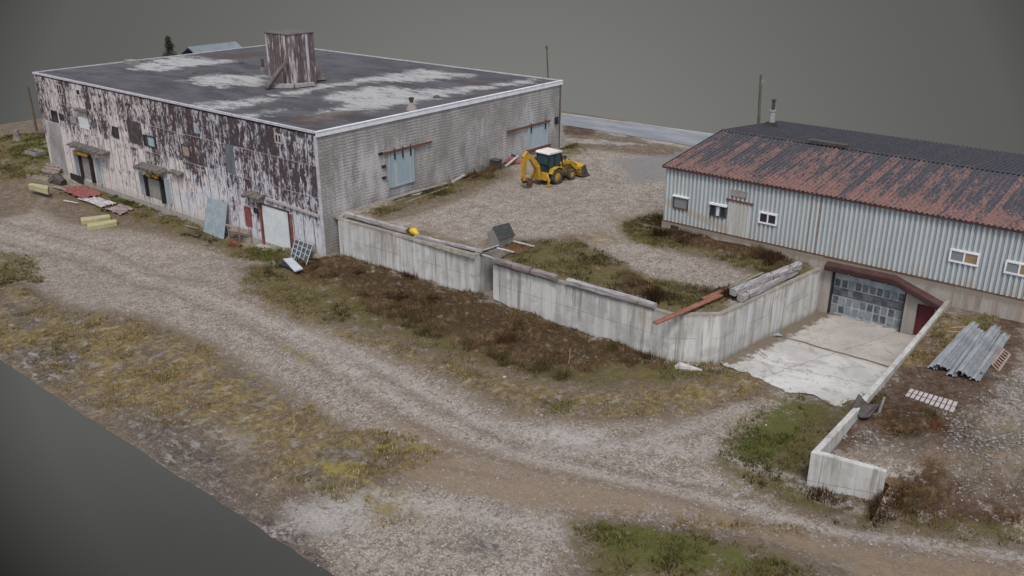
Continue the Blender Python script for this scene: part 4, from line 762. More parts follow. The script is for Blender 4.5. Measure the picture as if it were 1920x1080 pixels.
# ------------------------------------------------------------------ backhoe loader
def backhoe():
    rr = onz(1043, 345, YZ); fr = onz(1071.7, 337, YZ); d = fr-rr; ang = math.atan2(d[1], d[0])
    side = np.array((-math.sin(ang), math.cos(ang), 0)); wb = float(np.hypot(*d[:2])); base = rr+side*.85; base[2] = YZ+.01
    t = thing('backhoe_loader', 'yellow backhoe loader with white cab roof parked beside the block wall', 'backhoe', tuple(base), ang)
    WBs = max(1.9, min(2.4, wb))
    def P(name, mb, mat, parent=t, **kw): return obj(name, mb, mat, parent, local=True, **kw)
    def wheel(x, y, r, w, name='wheel'):
        s = -1 if y < 0 else 1; n = 24; prof = [(r*.62, -.5), (r*.9, -.5), (r, -.32), (r, .32), (r*.9, .5), (r*.62, .5)]; m = MB()
        for (rad_, u) in prof:
            for k in range(n): a = 2*math.pi*k/n; m.v.append((x+math.cos(a)*rad_*(1.0 if k % 2 or rad_ < r else .95), y+u*w, r+math.sin(a)*rad_*(1.0 if k % 2 or rad_ < r else .95)))
        L = len(prof)
        for i in range(L):
            for k in range(n): m.f.append((i*n+k, i*n+(k+1) % n, ((i+1) % L)*n+(k+1) % n, ((i+1) % L)*n+k))
        wh = P('wheel', m, M_tyre, smooth=False)
        P('rim', MB().tube([(x, y-.3*w, r), (x, y+.3*w, r), (x, y+s*.4*w, r)] if s > 0 else [(x, y+.3*w, r), (x, y-.3*w, r), (x, y-.4*w, r)], [r*.62, r*.6, r*.3], 16), M_yel, wh)
    for s in (-1, 1): wheel(0, s*.85, .66, .45); wheel(WBs, s*.8, .47, .34)
    P('chassis', MB().box(-1.0, 2.6, -.42, .42, .5, .98).box(-1.15, -.85, -.75, .75, .45, 1.05).box(WBs-.12, WBs+.12, -.65, .65, .4, .55).box(-.1, .1, -.65, .65, .58, .76), M_yel)
    P('running_board', MB().box(.62, 1.35, -.85, -.42, .55, .8).box(.62, 1.35, .42, .85, .55, .8), M_steel)
    for s in (-1, 1):
        m = MB(); pts = [(-.8, 1.0), (-.55, 1.35), (0, 1.46), (.5, 1.35), (.72, 1.05)]
        for (xa, za), (xb, zb) in zip(pts[:-1], pts[1:]): m.beam((xa, s*.85, za), (xb, s*.85, zb), .5, .06)
        P('fender', m, M_yel)
    P('hood', MB().prism([(.85, .95), (2.65, .95), (2.72, 1.3), (2.55, 1.45), (.85, 1.62)], 'y', -.4, .4), M_yel, bevel=.04)
    P('grille', MB().box(2.66, 2.74, -.32, .32, 1.0, 1.28), M_dark); P('exhaust', MB().tube([(1.7, -.28, 1.4), (1.7, -.28, 2.05)], .05, 8), M_dark)
    cab = P('cab', MB().prism([(-.8, 1.0), (.75, .95), (.95, 1.5), (.62, 2.55), (-.72, 2.55), (-.86, 1.7)], 'y', -.66, .66), M_cabglass)
    fm = MB()
    for s in (-1, 1):
        pp = [(-.8, 1.0), (.75, .95), (.95, 1.5), (.62, 2.55), (-.72, 2.55), (-.86, 1.7)]
        for i in range(6): a = pp[i]; b = pp[(i+1) % 6]; fm.beam((a[0], s*.68, a[1]), (b[0], s*.68, b[1]), .09, .09, (0, 1, 0))
        fm.beam((-.05, s*.68, 1.0), (-.05, s*.68, 2.55), .08, .08); fm.beam((-.8, s*.68, 1.5), (.92, s*.68, 1.5), .05, .05)
    for x, z in ((-.8, 1.02), (-.72, 2.52), (.62, 2.52), (.75, .98), (.95, 1.5), (-.86, 1.7)): fm.beam((x, -.72, z), (x, .72, z), .08, .08)
    P('cab_frame', fm, M_cabframe, cab); P('cab_roof', MB().prism([(-.9, 2.56), (.82, 2.56), (.8, 2.68), (.6, 2.76), (-.74, 2.76), (-.9, 2.68)], 'y', -.78, .78), M_cabroof, cab, bevel=.04)
    P('seat', MB().box(-.15, .35, -.25, .25, 1.35, 1.5).box(-.2, -.08, -.25, .25, 1.5, 2.05), M_dark, cab) if False else None
    for s in (-1, 1):
        P('loader_arm', MB().beam((.75, s*.62, 1.62), (2.0, s*.62, 1.5), .13, .26).beam((1.95, s*.62, 1.53), (3.05, s*.62, .52), .13, .3, w2=.13, h2=.2), M_yel)
        P('loader_ram', MB().tube([(1.2, s*.62, .95), (2.25, s*.62, 1.15)], .05, 8).tube([(1.9, s*.5, 1.72), (3.1, s*.5, .95)], .045, 8), M_steel)
        P('arm_tower', MB().beam((.82, s*.62, .85), (.8, s*.62, 1.75), .14, .3), M_yel)
    prof = [(2.85, 1.0), (2.82, .5), (2.98, .14), (3.3, .03), (4.0, .03), (4.0, .07), (3.32, .09), (3.06, .2), (2.92, .52), (2.95, .98), (3.35, 1.12), (3.35, 1.18)]
    bk = P('loader_bucket', MB().prism(prof, 'y', -1.12, 1.12), M_yel); sp_ = [(2.86, 1.0), (2.84, .5), (2.99, .16), (3.3, .05), (3.98, .05), (3.62, .5), (3.35, 1.15)]
    obj('side_plate', MB().prism(sp_, 'y', -1.15, -1.1), M_steel, bk, local=True); obj('side_plate', MB().prism(sp_, 'y', 1.1, 1.15), M_steel, bk, local=True)
    P('cutting_edge', MB().box(3.95, 4.12, -1.12, 1.12, .01, .05), M_rust, bk); P('bucket_rib', MB().beam((2.84, -1.05, .7), (2.84, 1.05, .7), .06, .14), M_rust, bk)
    # rear boom folded up, dipper hanging, bucket curled in
    P('swing_post', MB().box(-1.45, -1.1, -.22, .22, .35, 1.1), M_steel)
    P('boom', MB().beam((-1.3, 0, .5), (-1.55, 0, 1.7), .3, .48, (0, 1, 0)).beam((-1.5, 0, 1.6), (-2.3, 0, 2.55), .28, .46, h2=.34).beam((-2.22, 0, 2.5), (-3.0, 0, 2.72), .26, .36, h2=.3), M_yel)
    P('boom_ram', MB().tube([(-1.2, .0, 1.3), (-1.75, 0, 2.5)], .06, 8), M_steel)
    dp = P('dipper', MB().beam((-2.6, 0, 2.98), (-3.1, 0, 2.6), .24, .36).beam((-3.0, 0, 2.75), (-3.14, 0, 1.1), .3, .42, (0, 1, 0), h2=.26).beam((-3.14, 0, 1.15), (-3.0, 0, .7), .2, .26, (0, 1, 0)), M_yel)
    P('dipper_ram', MB().tube([(-2.85, 0, 2.4), (-2.85, 0, 1.2)], .05, 8), M_steel, dp)
    rbk = P('digging_bucket', MB().prism([(-3.11, .78), (-2.75, .95), (-2.40, .72), (-2.27, .3), (-2.35, .22), (-2.50, .5), (-2.80, .68), (-3.00, .6)], 'y', -.32, .32).prism([(-3.05, .74), (-2.75, .93), (-2.42, .7), (-2.31, .3), (-2.85, .38)], 'y', -.33, -.27).prism([(-3.05, .74), (-2.75, .93), (-2.42, .7), (-2.31, .3), (-2.85, .38)], 'y', .27, .33), M_rust)
    for y in (-.24, -.08, .08, .24): P('tooth', MB().beam((-2.35, y, .3), (-2.43, y, .1), .07, .07, (0, 1, 0)), M_steel, rbk)
    for s in (-1, 1):
        P('stabiliser', MB().beam((-1.05, s*.62, 1.05), (-1.08, s*1.02, .42), .16, .2).beam((-1.08, s*1.0, .46), (-1.08, s*.98, .12), .12, .14).box(-1.28, -.88, s*.82, s*1.16, .05, .12), M_yel)
    return t
backhoe()

# ------------------------------------------------------------------ things lying about
TOP = 3.0
def log(name, label, cat, a, b, r, mat=M_timber, group=None, n=9, jit=.08, seg=10):
    a = np.array(a, float); b = np.array(b, float); m = MB(); pts = [tuple(a+(b-a)*i/seg+np.array((random.uniform(-.02, .02), random.uniform(-.02, .02), random.uniform(-.015, .015)))) for i in range(seg+1)]
    k0 = len(m.v); m.tube(pts, r, 12, .0); fr = [(Vector(m.v[k0+i*12])-Vector(pts[i]), Vector(m.v[k0+i*12+3])-Vector(pts[i])) for i in range(len(pts))]
    for i in range(len(pts)):
        sx, sy = random.uniform(.9, 1.06), random.uniform(.9, 1.06)
        for q_ in range(12):
            c_ = Vector(pts[i]); t = 2*math.pi*q_/12
            if mat is M_wood: v_ = (fr[i][0]*math.cos(t)+fr[i][1]*math.sin(t))*random.uniform(.85, 1.1)
            else:
                t = rad((30, 45, 60, 120, 135, 150, 210, 225, 240, 300, 315, 330)[q_]); g_ = .94/max(abs(math.cos(t)), abs(math.sin(t)))*(.86 if q_ % 3 == 1 else 1)*random.uniform(.93, 1.05)
                v_ = fr[i][0]*(math.cos(t)*g_*sx)+fr[i][1]*(math.sin(t)*g_*sy)
            m.v[k0+i*12+q_] = tuple(c_+v_)
    return single(name, m, mat, label, cat, group)
GT = 'weathered timbers on the retaining walls'
def wt(px, py, z): return onz(px, py, z)
def straps(o, a, b, r, ts):
    a = np.array(a); b = np.array(b); d = (b-a)/np.linalg.norm(b-a)
    for t in ts: c = a+(b-a)*t; obj('strap', MB().tube([tuple(c-d*.03), tuple(c+d*.03)], r*1.15, 8), M_rust, o)
z = TOP+.2
a, b = wt(652, 402, z), wt(762, 433, z); o = log('timber', 'silvery timber on the wall beside the factory corner, ending at the yellow piece', 'timber', a, b, .2, group=GT); straps(o, a, b, .18, (.15, .6))
z = TOP+.13
a, b = wt(778, 442, z), wt(905, 471, z); log('timber', 'thin grey timber lying along the wall between the yellow piece and the gap', 'timber', a, b, .13, group=GT)
z = TOP+.19
a, b = wt(928, 488, z), wt(1045, 522, z); o = log('timber', 'dark-stained timber on the wall just right of the gap', 'timber', a, b, .2, weathered('stained_timber', (.27, .24, .24), (.14, .11, .11), (.06, .045, .045), 1.6, .9, (.5, 6, 6)), GT); straps(o, a, b, .2, (.3, .6))
a, b = wt(1064, 527, z), wt(1229, 574, z); o = log('timber', 'pale round timber with four rusty straps on the middle of the long wall', 'timber', a, b, .2, group=GT); straps(o, a, b, .18, (.17, .36, .52, .82))
# stacked pair near the garage
a, b = wt(1388, 560, TOP+.22), wt(1490, 508, TOP+.22)
o = log('timber', 'lower timber of the stacked pair on the wall beside the garage ramp', 'timber', a, b, .25, M_timberY, GT); straps(o, a, b, .235, (.1, .5))
a, b = wt(1374, 548, TOP+.58), wt(1498, 497, TOP+.58); o = log('timber', 'upper thick timber of the stacked pair on the wall beside the garage ramp', 'timber', a, b, .25, M_timberY, GT); straps(o, a, b, .235, (.55, .85))
# planks
def plank(label, p, q, w, h, mat, cat='plank', name='plank', group=None):
    return single(name, MB().beam(p, q, w, h), mat, label, cat, group, bevel=.012)
GP = 'planks lying by the wall corner'
plank('long red plank sticking out over the corner of the long wall', onz(1228, 606, 3.14), onz(1352, 553, 3.35), .34, .1, M_redwood, group=GP)
plank('short red plank lying on the grass behind the long red one', onz(1318, 561, YZ+.12), onz(1420, 516, YZ+.3), .3, .09, M_redwood, group=GP)
plank('mossy green plank behind the stacked timbers', onz(1366, 540, YZ+.35), onz(1430, 512, YZ+.35), .16, .1, M_greenwood, group=GP)
# yellow metal piece with a black end lying on the wall, no light source
q = onz(774, 441, TOP+.02); yb = thing('yellow_piece', 'small bright yellow metal piece with a black end on the first wall', 'lamp', tuple(q))
obj('body', MB().tube([(-.15, 0, .3), (.2, 0, .32), (.45, 0, .2), (.62, .05, .06)], [.24, .26, .16, .06], 10), M_yelb, yb, local=True, smooth=True); obj('end_cap', MB().tube([(-.38, 0, .26), (-.14, 0, .29)], [.19, .24], 10), M_dark, yb, local=True)
# hopper with grate roof
q = onz(936, 457, YZ); hp = thing('hopper', 'grey steel bucket with a dark slatted grate on its sloping top, in the yard', 'hopper', tuple(q), rad(-12))
obj('body', MB().prism([(-.55, -.05), (.55, -.05), (.68, .62), (.12, 1.25), (-.1, 1.25), (-.72, .62)], 'y', -.5, .75), M_hopper, hp, local=True, bevel=.03)
gr = obj('grate', MB().add([(.72, -.56, .62), (.72, .82, .62), (.08, .82, 1.34), (.08, -.56, 1.34), (.66, -.56, .56), (.66, .82, .56), (.02, .82, 1.28), (.02, -.56, 1.28)], [(0, 1, 2, 3), (7, 6, 5, 4), (0, 4, 5, 1), (1, 5, 6, 2), (2, 6, 7, 3), (3, 7, 4, 0)]), M_grate, hp, local=True)
m = MB()
for i in range(9): t = i/8; m.beam((.74-.64*t, -.56, .63+.72*t), (.74-.64*t, .82, .63+.72*t), .04, .05)
obj('grate_bars', m, M_steel, gr, local=True)
# flat frames of planks and rusty plate
GF = 'flat boards by the gap in the wall'
def quadpx(pts, z): return [onz(a, b, z) for a, b in pts]
single('metal_plate', MB().slab(quadpx([(938, 468), (965, 455), (998, 462), (972, 476)], YZ+.1), .06), M_rust, 'rusty flat plate on the ground right of the grey bucket', 'plate', GF)
single('metal_plate', MB().slab(quadpx([(908, 474), (934, 464), (960, 472), (935, 484)], YZ+.12), .06), M_rubble, 'dark brown plate across the gap in the wall', 'plate', GF)
plank('white plank on the dark plate by the gap', onz(932, 465, YZ+.17), onz(964, 473, YZ+.17), .18, .08, M_whitesheet, group=GF)
plank('white plank on the rusty plate farthest from the gap', onz(962, 452, YZ+.17), onz(1001, 462, YZ+.17), .2, .08, M_whitesheet, group=GF)
plank('thin grey plank bridging the gap between the two walls', onz(903, 470, YZ+.1), onz(960, 452, YZ+.14), .16, .06, M_timber, group=GF)
plank('pale plank across the front of the gap', onz(905, 477, YZ+.05), onz(927, 485, YZ+.05), .2, .08, M_timber, group=GF)

# along the block wall
GB_ = 'scrap along the block wall'
def gp(px, py): return onground(px, py, yard_h)
single('board', MB().slab(quadpx([(757, 366), (772, 358), (800, 353), (786, 364)], YZ+.14), .07), weathered('greenish_sheet', (.24, .31, .28), (.36, .39, .38), None, 2, .8), 'pale green sheet lying at the foot of the block wall', 'sheet', GB_)
plank('long grey board leaning along the block wall under the first sliding door', onz(735, 372, YZ+.25), onz(838, 343, YZ+.3), .22, .08, M_board, group=GB_)
plank('second thin board lying on the grass before the green sheet', onz(760, 380, YZ+.06), onz(840, 351, YZ+.06), .2, .07, M_wood, group=GB_)
plank('short pale board on the block wall end of the long board', onz(848, 342, YZ+.15), onz(871, 328, YZ+.3), .3, .14, M_timber, group=GB_)
c = onz(900, 327, YZ); single('board', MB().slab([onz(897, 328, YZ+.1), onz(913, 321, YZ+.1), onz(905, 309, YZ+.9), onz(888, 314, YZ+.9)], .08), M_board, 'square grey board leaning near the block wall behind the grass', 'board', GB_)
q = gp(930, 316); single('box', MB().box(q[0]-.4, q[0]+.4, q[1]-.35, q[1]+.35, YZ-.05, YZ+.75).box(q[0]-.45, q[0]+.45, q[1]-.4, q[1]+.4, YZ+.75, YZ+.83), M_steel, 'small dark box at the foot of the block wall', 'box', GB_)
q = gp(957, 309); single('rag_heap', MB().tube([(q[0]-.6, q[1], YZ), (q[0]-.2, q[1]+.4, YZ+.25), (q[0]+.5, q[1]+.9, YZ+.1)], [.25, .4, .2], 9, .25), M_redsheet, 'red crumpled heap behind the backhoe', 'heap', GB_)
plank('white leaning beam against the second sliding door', onz(948, 312, YZ+.1), onz(972, 292, YZ+.7), .2, .12, M_whitesheet, group=GB_)
q = gp(950, 303); single('rag_heap', MB().tube([(q[0]-.4, q[1]-.3, YZ), (q[0], q[1]+.4, YZ+.45), (q[0]+.1, q[1]+1.4, YZ+.2)], [.3, .5, .3], 9, .2), M_steel, 'dark heap of scrap against the block wall', 'heap', GB_)

# by the panel wall
def lo(px, py): return onground(px, py, low_h)
GS = 'corrugated sheets leaning on the panel wall'
def leansheet(label, bl, br, tl, tr, mat, group=None, name='metal_sheet', off=-.12):
    B0, B1 = lo(*bl), lo(*br); T0, T1 = ony(*tl, off), ony(*tr, off)
    U = Vector(B1-B0); V = Vector(((T0-B0)+(T1-B1))/2); return single(name, MB().corr(Vector(B0)+Vector((0, 0, .03)), U, V, .28, .04, .4, .015), mat, label, 'metal sheet', group)
leansheet('wide blue-grey metal sheet leaning on the panel wall, left one', (381, 436), (405, 444), (391, 371.5), (412, 377), M_bluesheet, GS)
leansheet('narrow blue-grey metal sheet leaning on the panel wall, right one beside the cart', (402, 446), (420, 449), (409, 376), (427, 381), M_bluesheet, GS, off=-.25)
b0 = lo(432, 448); b1 = lo(476, 455)
ct = thing('wooden_cart', 'old grey slatted wooden cart between the metal sheets and the white door', 'cart', tuple((b0+b1)/2))
dx = b1-b0; dx[2] = 0; Lc = np.linalg.norm(dx); ct.rotation_euler = (0, 0, math.atan2(dx[1], dx[0])); h = Lc/2
obj('bed', MB().box(-h, h, -.1, .9, .55, .65), M_wood, ct, local=True)
obj('side_rail', MB().beam((-h-.25, -.12, 1.25), (h, -.12, .95), .06, .16).beam((-h, -.12, .85), (h, -.12, .75), .06, .14), M_pink, ct, local=True); obj('side_rail', MB().beam((-h, .92, 1.25), (h, .92, 1.05), .06, .16).beam((-h, .92, .85), (h, .92, .8), .06, .14), M_pink, ct, local=True)
for x in (-h, -h*.1, h*.9):
    for y in (-.1, .88): obj('post', MB().box(x-.05, x+.05, y-.05, y+.05, 0, 1.2), M_wood, ct, local=True)
# gridded frame leaning at the corner + blue board on a dark block
B0, B1 = lo(546, 482), lo(573, 503); T0, T1 = ony(554, 449, -.35), ony(587, 460, -.35)
gf = thing('wire_frame', 'dark blue-grey gridded frame leaning on the panel wall near its corner', 'frame', tuple(B0))
obj('panel', MB().slab([B0, B1, T1, T0], .04), M_steel, gf); m = MB()
for i in range(5): t = i/4; m.beam(B0+(B1-B0)*t+np.array((0, -.03, .03)), T0+(T1-T0)*t+np.array((0, -.03, .03)), .06, .06)
for i in range(5): t = i/4; m.beam(B0+(T0-B0)*t+np.array((0, -.03, .03)), B1+(T1-B1)*t+np.array((0, -.03, .03)), .06, .06)
obj('grid_bars', m, M_bluegrey, gf)
zq = .5; single('board', MB().slab([onz(531, 485, zq), onz(547, 483, zq), onz(568, 503, zq+.1), onz(552, 508, zq+.1)], .09), weathered('pale_blue_board', (.4, .46, .52), (.47, .51, .56), None, 1.5, .6), 'pale blue board lying on a dark block by the wall corner', 'board')
q = lo(546, 507); single('crate', MB().box(q[0]-1.0, q[0]+.55, q[1]-.35, q[1]+.6, -.2, .38).box(q[0]-.95, q[0]+.5, q[1]-.42, q[1]-.35, -.1, .06), M_dark, 'dark block under the pale blue board', 'crate')
single('rod', MB().tube([lo(556, 509)+np.array((0, 0, .25)), lo(590, 537)+np.array((0, 0, .12))], .05, 6), M_rust, 'thin rusty rod pointing from the pale blue board into the weeds', 'rod')
# foam blocks
def block(label, pts, h, mat, name, cat, group=None):
    z = float(low_h(*onz(*pts[0], -.8)[:2]))+h; return single(name, MB().slab(quadpx(pts, z), h+.1), mat, label, cat, group, bevel=.03)
GFo = 'pale yellow foam blocks on the track edge'
block('pale yellow block lying behind another one by the red and white sheets', [(151, 408), (205, 401.5), (207, 406), (152, 414)], .35, M_foam, 'foam_block', 'foam block', GFo)
block('pale yellow block lying in front of another one on the track', [(163, 419), (218, 410.5), (219, 416), (164, 425)], .35, M_foam, 'foam_block', 'foam block', GFo)
block('lone pale yellow block near the left end of the factory', [(52, 345), (60, 343), (91, 348), (89, 355), (50, 352)][:4], .45, M_foam, 'foam_block', 'foam block', GFo)
# torn sheets on the ground
def flatsheet(label, pts, mat, group, name='metal_sheet'):
    Q = [lo(*p) for p in pts]; n = 12; mm = 7; m = MB()
    for j in range(mm+1):
        for i in range(n+1):
            u, v = i/n, j/mm; P_ = (Q[0]*(1-u)+Q[1]*u)*(1-v)+(Q[3]*(1-u)+Q[2]*u)*v; e = .35*(random.random()-.5) if i in (0, n) or j in (0, mm) else 0
            m.v.append((P_[0]+e, P_[1]+e*.6, P_[2]+.18+.09*math.sin(i*2.1+j*.4)+random.uniform(-.05, .07)))
    for j in range(mm):
        for i in range(n): m.f.append((j*(n+1)+i, j*(n+1)+i+1, (j+1)*(n+1)+i+1, (j+1)*(n+1)+i))
    o = single(name, m, mat, label, 'metal sheet', group); s = o.modifiers.new('solid', 'SOLIDIFY'); s.thickness = .03; return o
GR = 'torn sheets lying before the loading docks'
flatsheet('faded red sheet crumpled on the ground before the left dock', [(118, 362), (150, 352), (190, 366), (158, 378)], M_redsheet, GR)
flatsheet('white and brown torn sheet lying between the red sheet and the foam blocks', [(148, 377), (185, 374), (218, 386), (190, 392)], M_whitesheet, GR)
flatsheet('small dirty sheet nearest the foam blocks', [(200, 396), (225, 386), (248, 395), (226, 407)], weathered('dirty_pink_sheet', (.3, .24, .24), (.16, .12, .11), (.4, .38, .39), 2, .85), GR)
GD = 'scrap boards along the panel wall'
for pa, pb, w_, mt, lab in (((228, 372), (250, 380), .3, M_wood, 'short grey board in the grass right of the left dock'), ((345, 425), (372, 432), .2, M_wood, 'thin grey board on the ground left of the leaning blue sheets'), ((100, 352), (128, 360), .25, M_pink, 'pale board between the dark scrap and the red sheet'), ((205, 372), (222, 368), .5, M_steel, 'dark flat sheet under the left dock'), ((262, 388), (278, 380), .25, M_pink, 'pinkish short board below the right dock'), ((300, 402), (330, 408), .16, M_wood, 'thin stick on the grass right of the right dock'), ((120, 378), (146, 384), .22, M_whitesheet, 'dirty white board in front of the red sheet'), ((355, 440), (372, 446), .3, M_steel, 'dark scrap strip on the track edge before the leaning sheets')):
    A, B = lo(*pa), lo(*pb); plank(lab, A+np.array((0, 0, .12)), B+np.array((0, 0, .16)), w_, .07, mt, group=GD)
q = lo(438, 462); single('scrap_heap', MB().tube([(q[0]-.5, q[1]-.2, q[2]), (q[0], q[1], q[2]+.2), (q[0]+.7, q[1]+.2, q[2]+.05)], [.2, .35, .2], 8, .25), M_rust, 'low rusty scrap under the wooden cart', 'scrap')
# hill things on the left
q = lo(67, 290); tr = thing('trough', 'dark rimmed basin lying on the grassy slope at the far left', 'trough', tuple(q), rad(8))
obj('rim', MB().box(-1., 1., -.55, -.45, 0, .45).box(-1., 1., .45, .55, 0, .45).box(-1., -.9, -.449, .449, 0, .45).box(.9, 1., -.449, .449, 0, .45), M_hopper, tr, local=True); obj('basin', MB().box(-.895, .895, -.445, .445, -.1, .2), M_dark, tr, local=True)
for i, (pa, pb, lab) in enumerate((((80, 326), (112, 332), 'log lying at the front of the small pile at the left factory corner'), ((84, 320), (116, 327), 'middle log of the small pile at the left factory corner'), ((88, 314), (114, 320), 'back log of the small pile against the left factory corner'))):
    A, B = lo(*pa), lo(*pb); up = np.array((0, 0, .25)); log('log', lab, 'log', A+up, B+up, .24, M_wood, 'logs at the left factory corner', jit=.12)
q = lo(110, 345); single('scrap_heap', MB().tube([(q[0]-1.0, q[1]-.3, q[2]), (q[0]-.2, q[1]+.1, q[2]+.5), (q[0]+.8, q[1]+.2, q[2]+.2)], [.35, .55, .3], 9, .25), M_steel, 'dark crumpled scrap beside the lone yellow block', 'scrap')
q = lo(33, 264); single('tree_stump', MB().tube([(q[0], q[1], q[2]-.2), (q[0], q[1], q[2]+.5), (q[0]+.05, q[1], q[2]+1.25)], [.55, .36, .24], 10, .12), M_wood, 'pale broken tree stump on the slope at the far left', 'stump')
# poles
b = lo(69, 246); single('utility_pole', MB().tube([b, (b[0], b[1], hgt(b, 54, 163))], [.16, .11], 8), M_brownpole, 'thin brown pole on the hill at the far left', 'pole', 'utility poles')
b = onz(1031, 232, YZ); zt = hgt(b, 1025, 85); po = thing('utility_pole', 'thin pale pole rising behind the right end of the factory', 'pole', tuple(b), 0, 'utility poles')
tp = onz(1025, 85, zt); obj('shaft', MB().tube([b, tp], [.1, .07], 8), M_brownpole, po); obj('crossarm', MB().beam(tp+np.array((-.2, 0, -.25)), tp+np.array((.2, 0, -.25)), .1, .1), M_brownpole, po)
b = onz(1419, 296, YZ); zt = hgt(b, 1427, 140); po = thing('utility_pole', 'tall green-grey pole rising behind the metal shed next to its flue', 'pole', tuple(b), 0, 'utility poles')
d = ray(1427, 140); t = np.hypot(*(b-CAM)[:2])/np.hypot(*d[:2]); tp = CAM+d*t; obj('shaft', MB().tube([b, tp], [.17, .12], 8), M_pole, po); obj('insulator_bracket', MB().beam(tp+np.array((.05, 0, -.6)), tp+np.array((.4, .1, -.75)), .14, .35), M_greenwood, po)
# conifer and far house behind the factory
def at_dist(px, py, D): d = ray(px, py); return CAM+d*(D/np.hypot(*d[:2]))
tp = at_dist(314, 67, 121); tr = thing('conifer_tree', 'small dark conifer rising behind the factory roof', 'tree', (tp[0], tp[1], 0))
H = tp[2]; obj('trunk', MB().tube([(0, 0, -.2), (0, 0, H*.95)], [.16, .03], 7), M_bark, tr, local=True)
m = MB(); 
for i in range(2600):
    zz = H*random.uniform(.12, 1.)**.9; rr_ = (H-zz)*.36*random.uniform(.25, 1.15)*(.8+.3*math.sin(zz*6)); a = random.random()*6.283; p = Vector((math.cos(a)*rr_, math.sin(a)*rr_, zz-rr_*.25)); s = random.uniform(.12, .3)
    u = Vector((math.cos(a), math.sin(a), -.35))*s*1.6; v = Vector((-math.sin(a), math.cos(a), random.uniform(-.3, .3)))*s*.5
    m.add([p-v, p+v, p+u], [(0, 1, 2)])
obj('crown', m, weathered('dark_conifer_needles', (.02, .035, .017), (.045, .06, .028), None, 1.2, .95), tr, local=True)
HX = -60.; e = onx(352, 88, HX); e2 = onx(442, 77.5, HX); ya, yb_, zr_ = e[1], e2[1], (e[2]+e2[2])/2
hs_ = thing('far_house', 'low building with a pale blue roof just showing behind the factory', 'house', (HX, (ya+yb_)/2, 0))
obj('wall', MB().box(HX-3.6, HX+3.6, ya+.2, yb_-.2, -.3, zr_-1.7), M_bluehouse, hs_)
obj('roof', MB().prism([(HX+4, zr_-2.), (HX, zr_), (HX-4, zr_-2.), (HX-4, zr_-2.15), (HX, zr_-.15), (HX+4, zr_-2.15)], 'y', ya, yb_), M_bluehouse, hs_)

# ------------------------------------------------------------------ terrace things
def te(px, py): return onground(px, py, terr_h)
TL, TR, BR, BL = te(1806, 614), te(1889, 627), te(1829, 716), te(1735, 694)
GM = 'pile of galvanised sheets on the terrace'
labs = ['leftmost long galvanised sheet of the pile, nearest the ramp wall', 'second galvanised sheet from the ramp side of the pile', 'third galvanised sheet from the ramp side of the pile', 'galvanised sheet in the middle of the pile', 'third galvanised sheet from the pallet side of the pile', 'galvanised sheet second nearest the pallet', 'galvanised sheet at the right edge of the pile, touching the pallet']
nsh = 7
for i in range(nsh):
    t0 = i/nsh; t1 = (i+1.4)/nsh; zt_ = .1+.13*((i*2) % 3)
    a = BL+(BR-BL)*t0; b = BL+(BR-BL)*t1; c = TL+(TR-TL)*t0; j = np.array((random.uniform(-.06, .06), random.uniform(-.3, .3), 0)); z3 = np.array((0, 0, zt_))
    V = Vector(c-a+np.array((random.uniform(-.14, .14), random.uniform(-.1, .1), random.uniform(0, .08))))*random.uniform(.86, 1.06); U = Vector(b-a); m = MB().corr(Vector(a+j+z3), U, V, .3, .1, .25, .02)
    single('metal_sheet', m, M_galv, labs[i], 'metal sheet', GM)
# pallet
GPal = None
Q = [te(1869, 653), te(1893, 668), te(1872, 697), te(1847, 676)]; pl_ = thing('wooden_pallet', 'pinkish wooden pallet leaning on the right edge of the sheet pile', 'pallet', tuple(Q[3]))
Qz = [Q[0]+up*.75, Q[1]+up*.45, Q[2]+up*.15, Q[3]+up*.55]
for k, nm in ((0, 'slats'), (1, 'bearers')):
    m = MB()
    if k == 0:
        for i in range(8): t = i/7; m.beam(Qz[0]+(Qz[3]-Qz[0])*t, Qz[1]+(Qz[2]-Qz[1])*t, .08, .035)
    else:
        for t in (0, .5, 1): m.beam(Qz[0]+(Qz[1]-Qz[0])*t-up*.06, Qz[3]+(Qz[2]-Qz[3])*t-up*.06, .1, .1)
    obj(nm, m, M_pink, pl_)
Q = [te(1706, 730), te(1797, 756), te(1788, 775), te(1696, 743)]; Q = [q+up*.12 for q in Q]
sl_ = thing('slatted_panel', 'flat panel of pale slats with dark gaps lying on the terrace dirt', 'panel', tuple(Q[3])); obj('backing', MB().slab([q-up*.05 for q in Q], .05), M_dark, sl_)
for i in range(10): 
    t = (i+.5)/10; a = Q[3]+(Q[2]-Q[3])*t; b = Q[0]+(Q[1]-Q[0])*t; obj('slat', MB().beam(a, b, .17, .06), M_paleslat, sl_)
m = MB().beam((Q[3]+Q[0])/2+up*.04, (Q[1]+Q[2])/2+up*.04, .12, .04); obj('crossbar', m, M_steel, sl_)
p = te(1838, 703)+up*.12; q = te(1866, 713)+up*.12; single('pipe', MB().tube([p, q], .14, 10), M_steel, 'short dark pipe at the foot of the sheet pile', 'pipe')
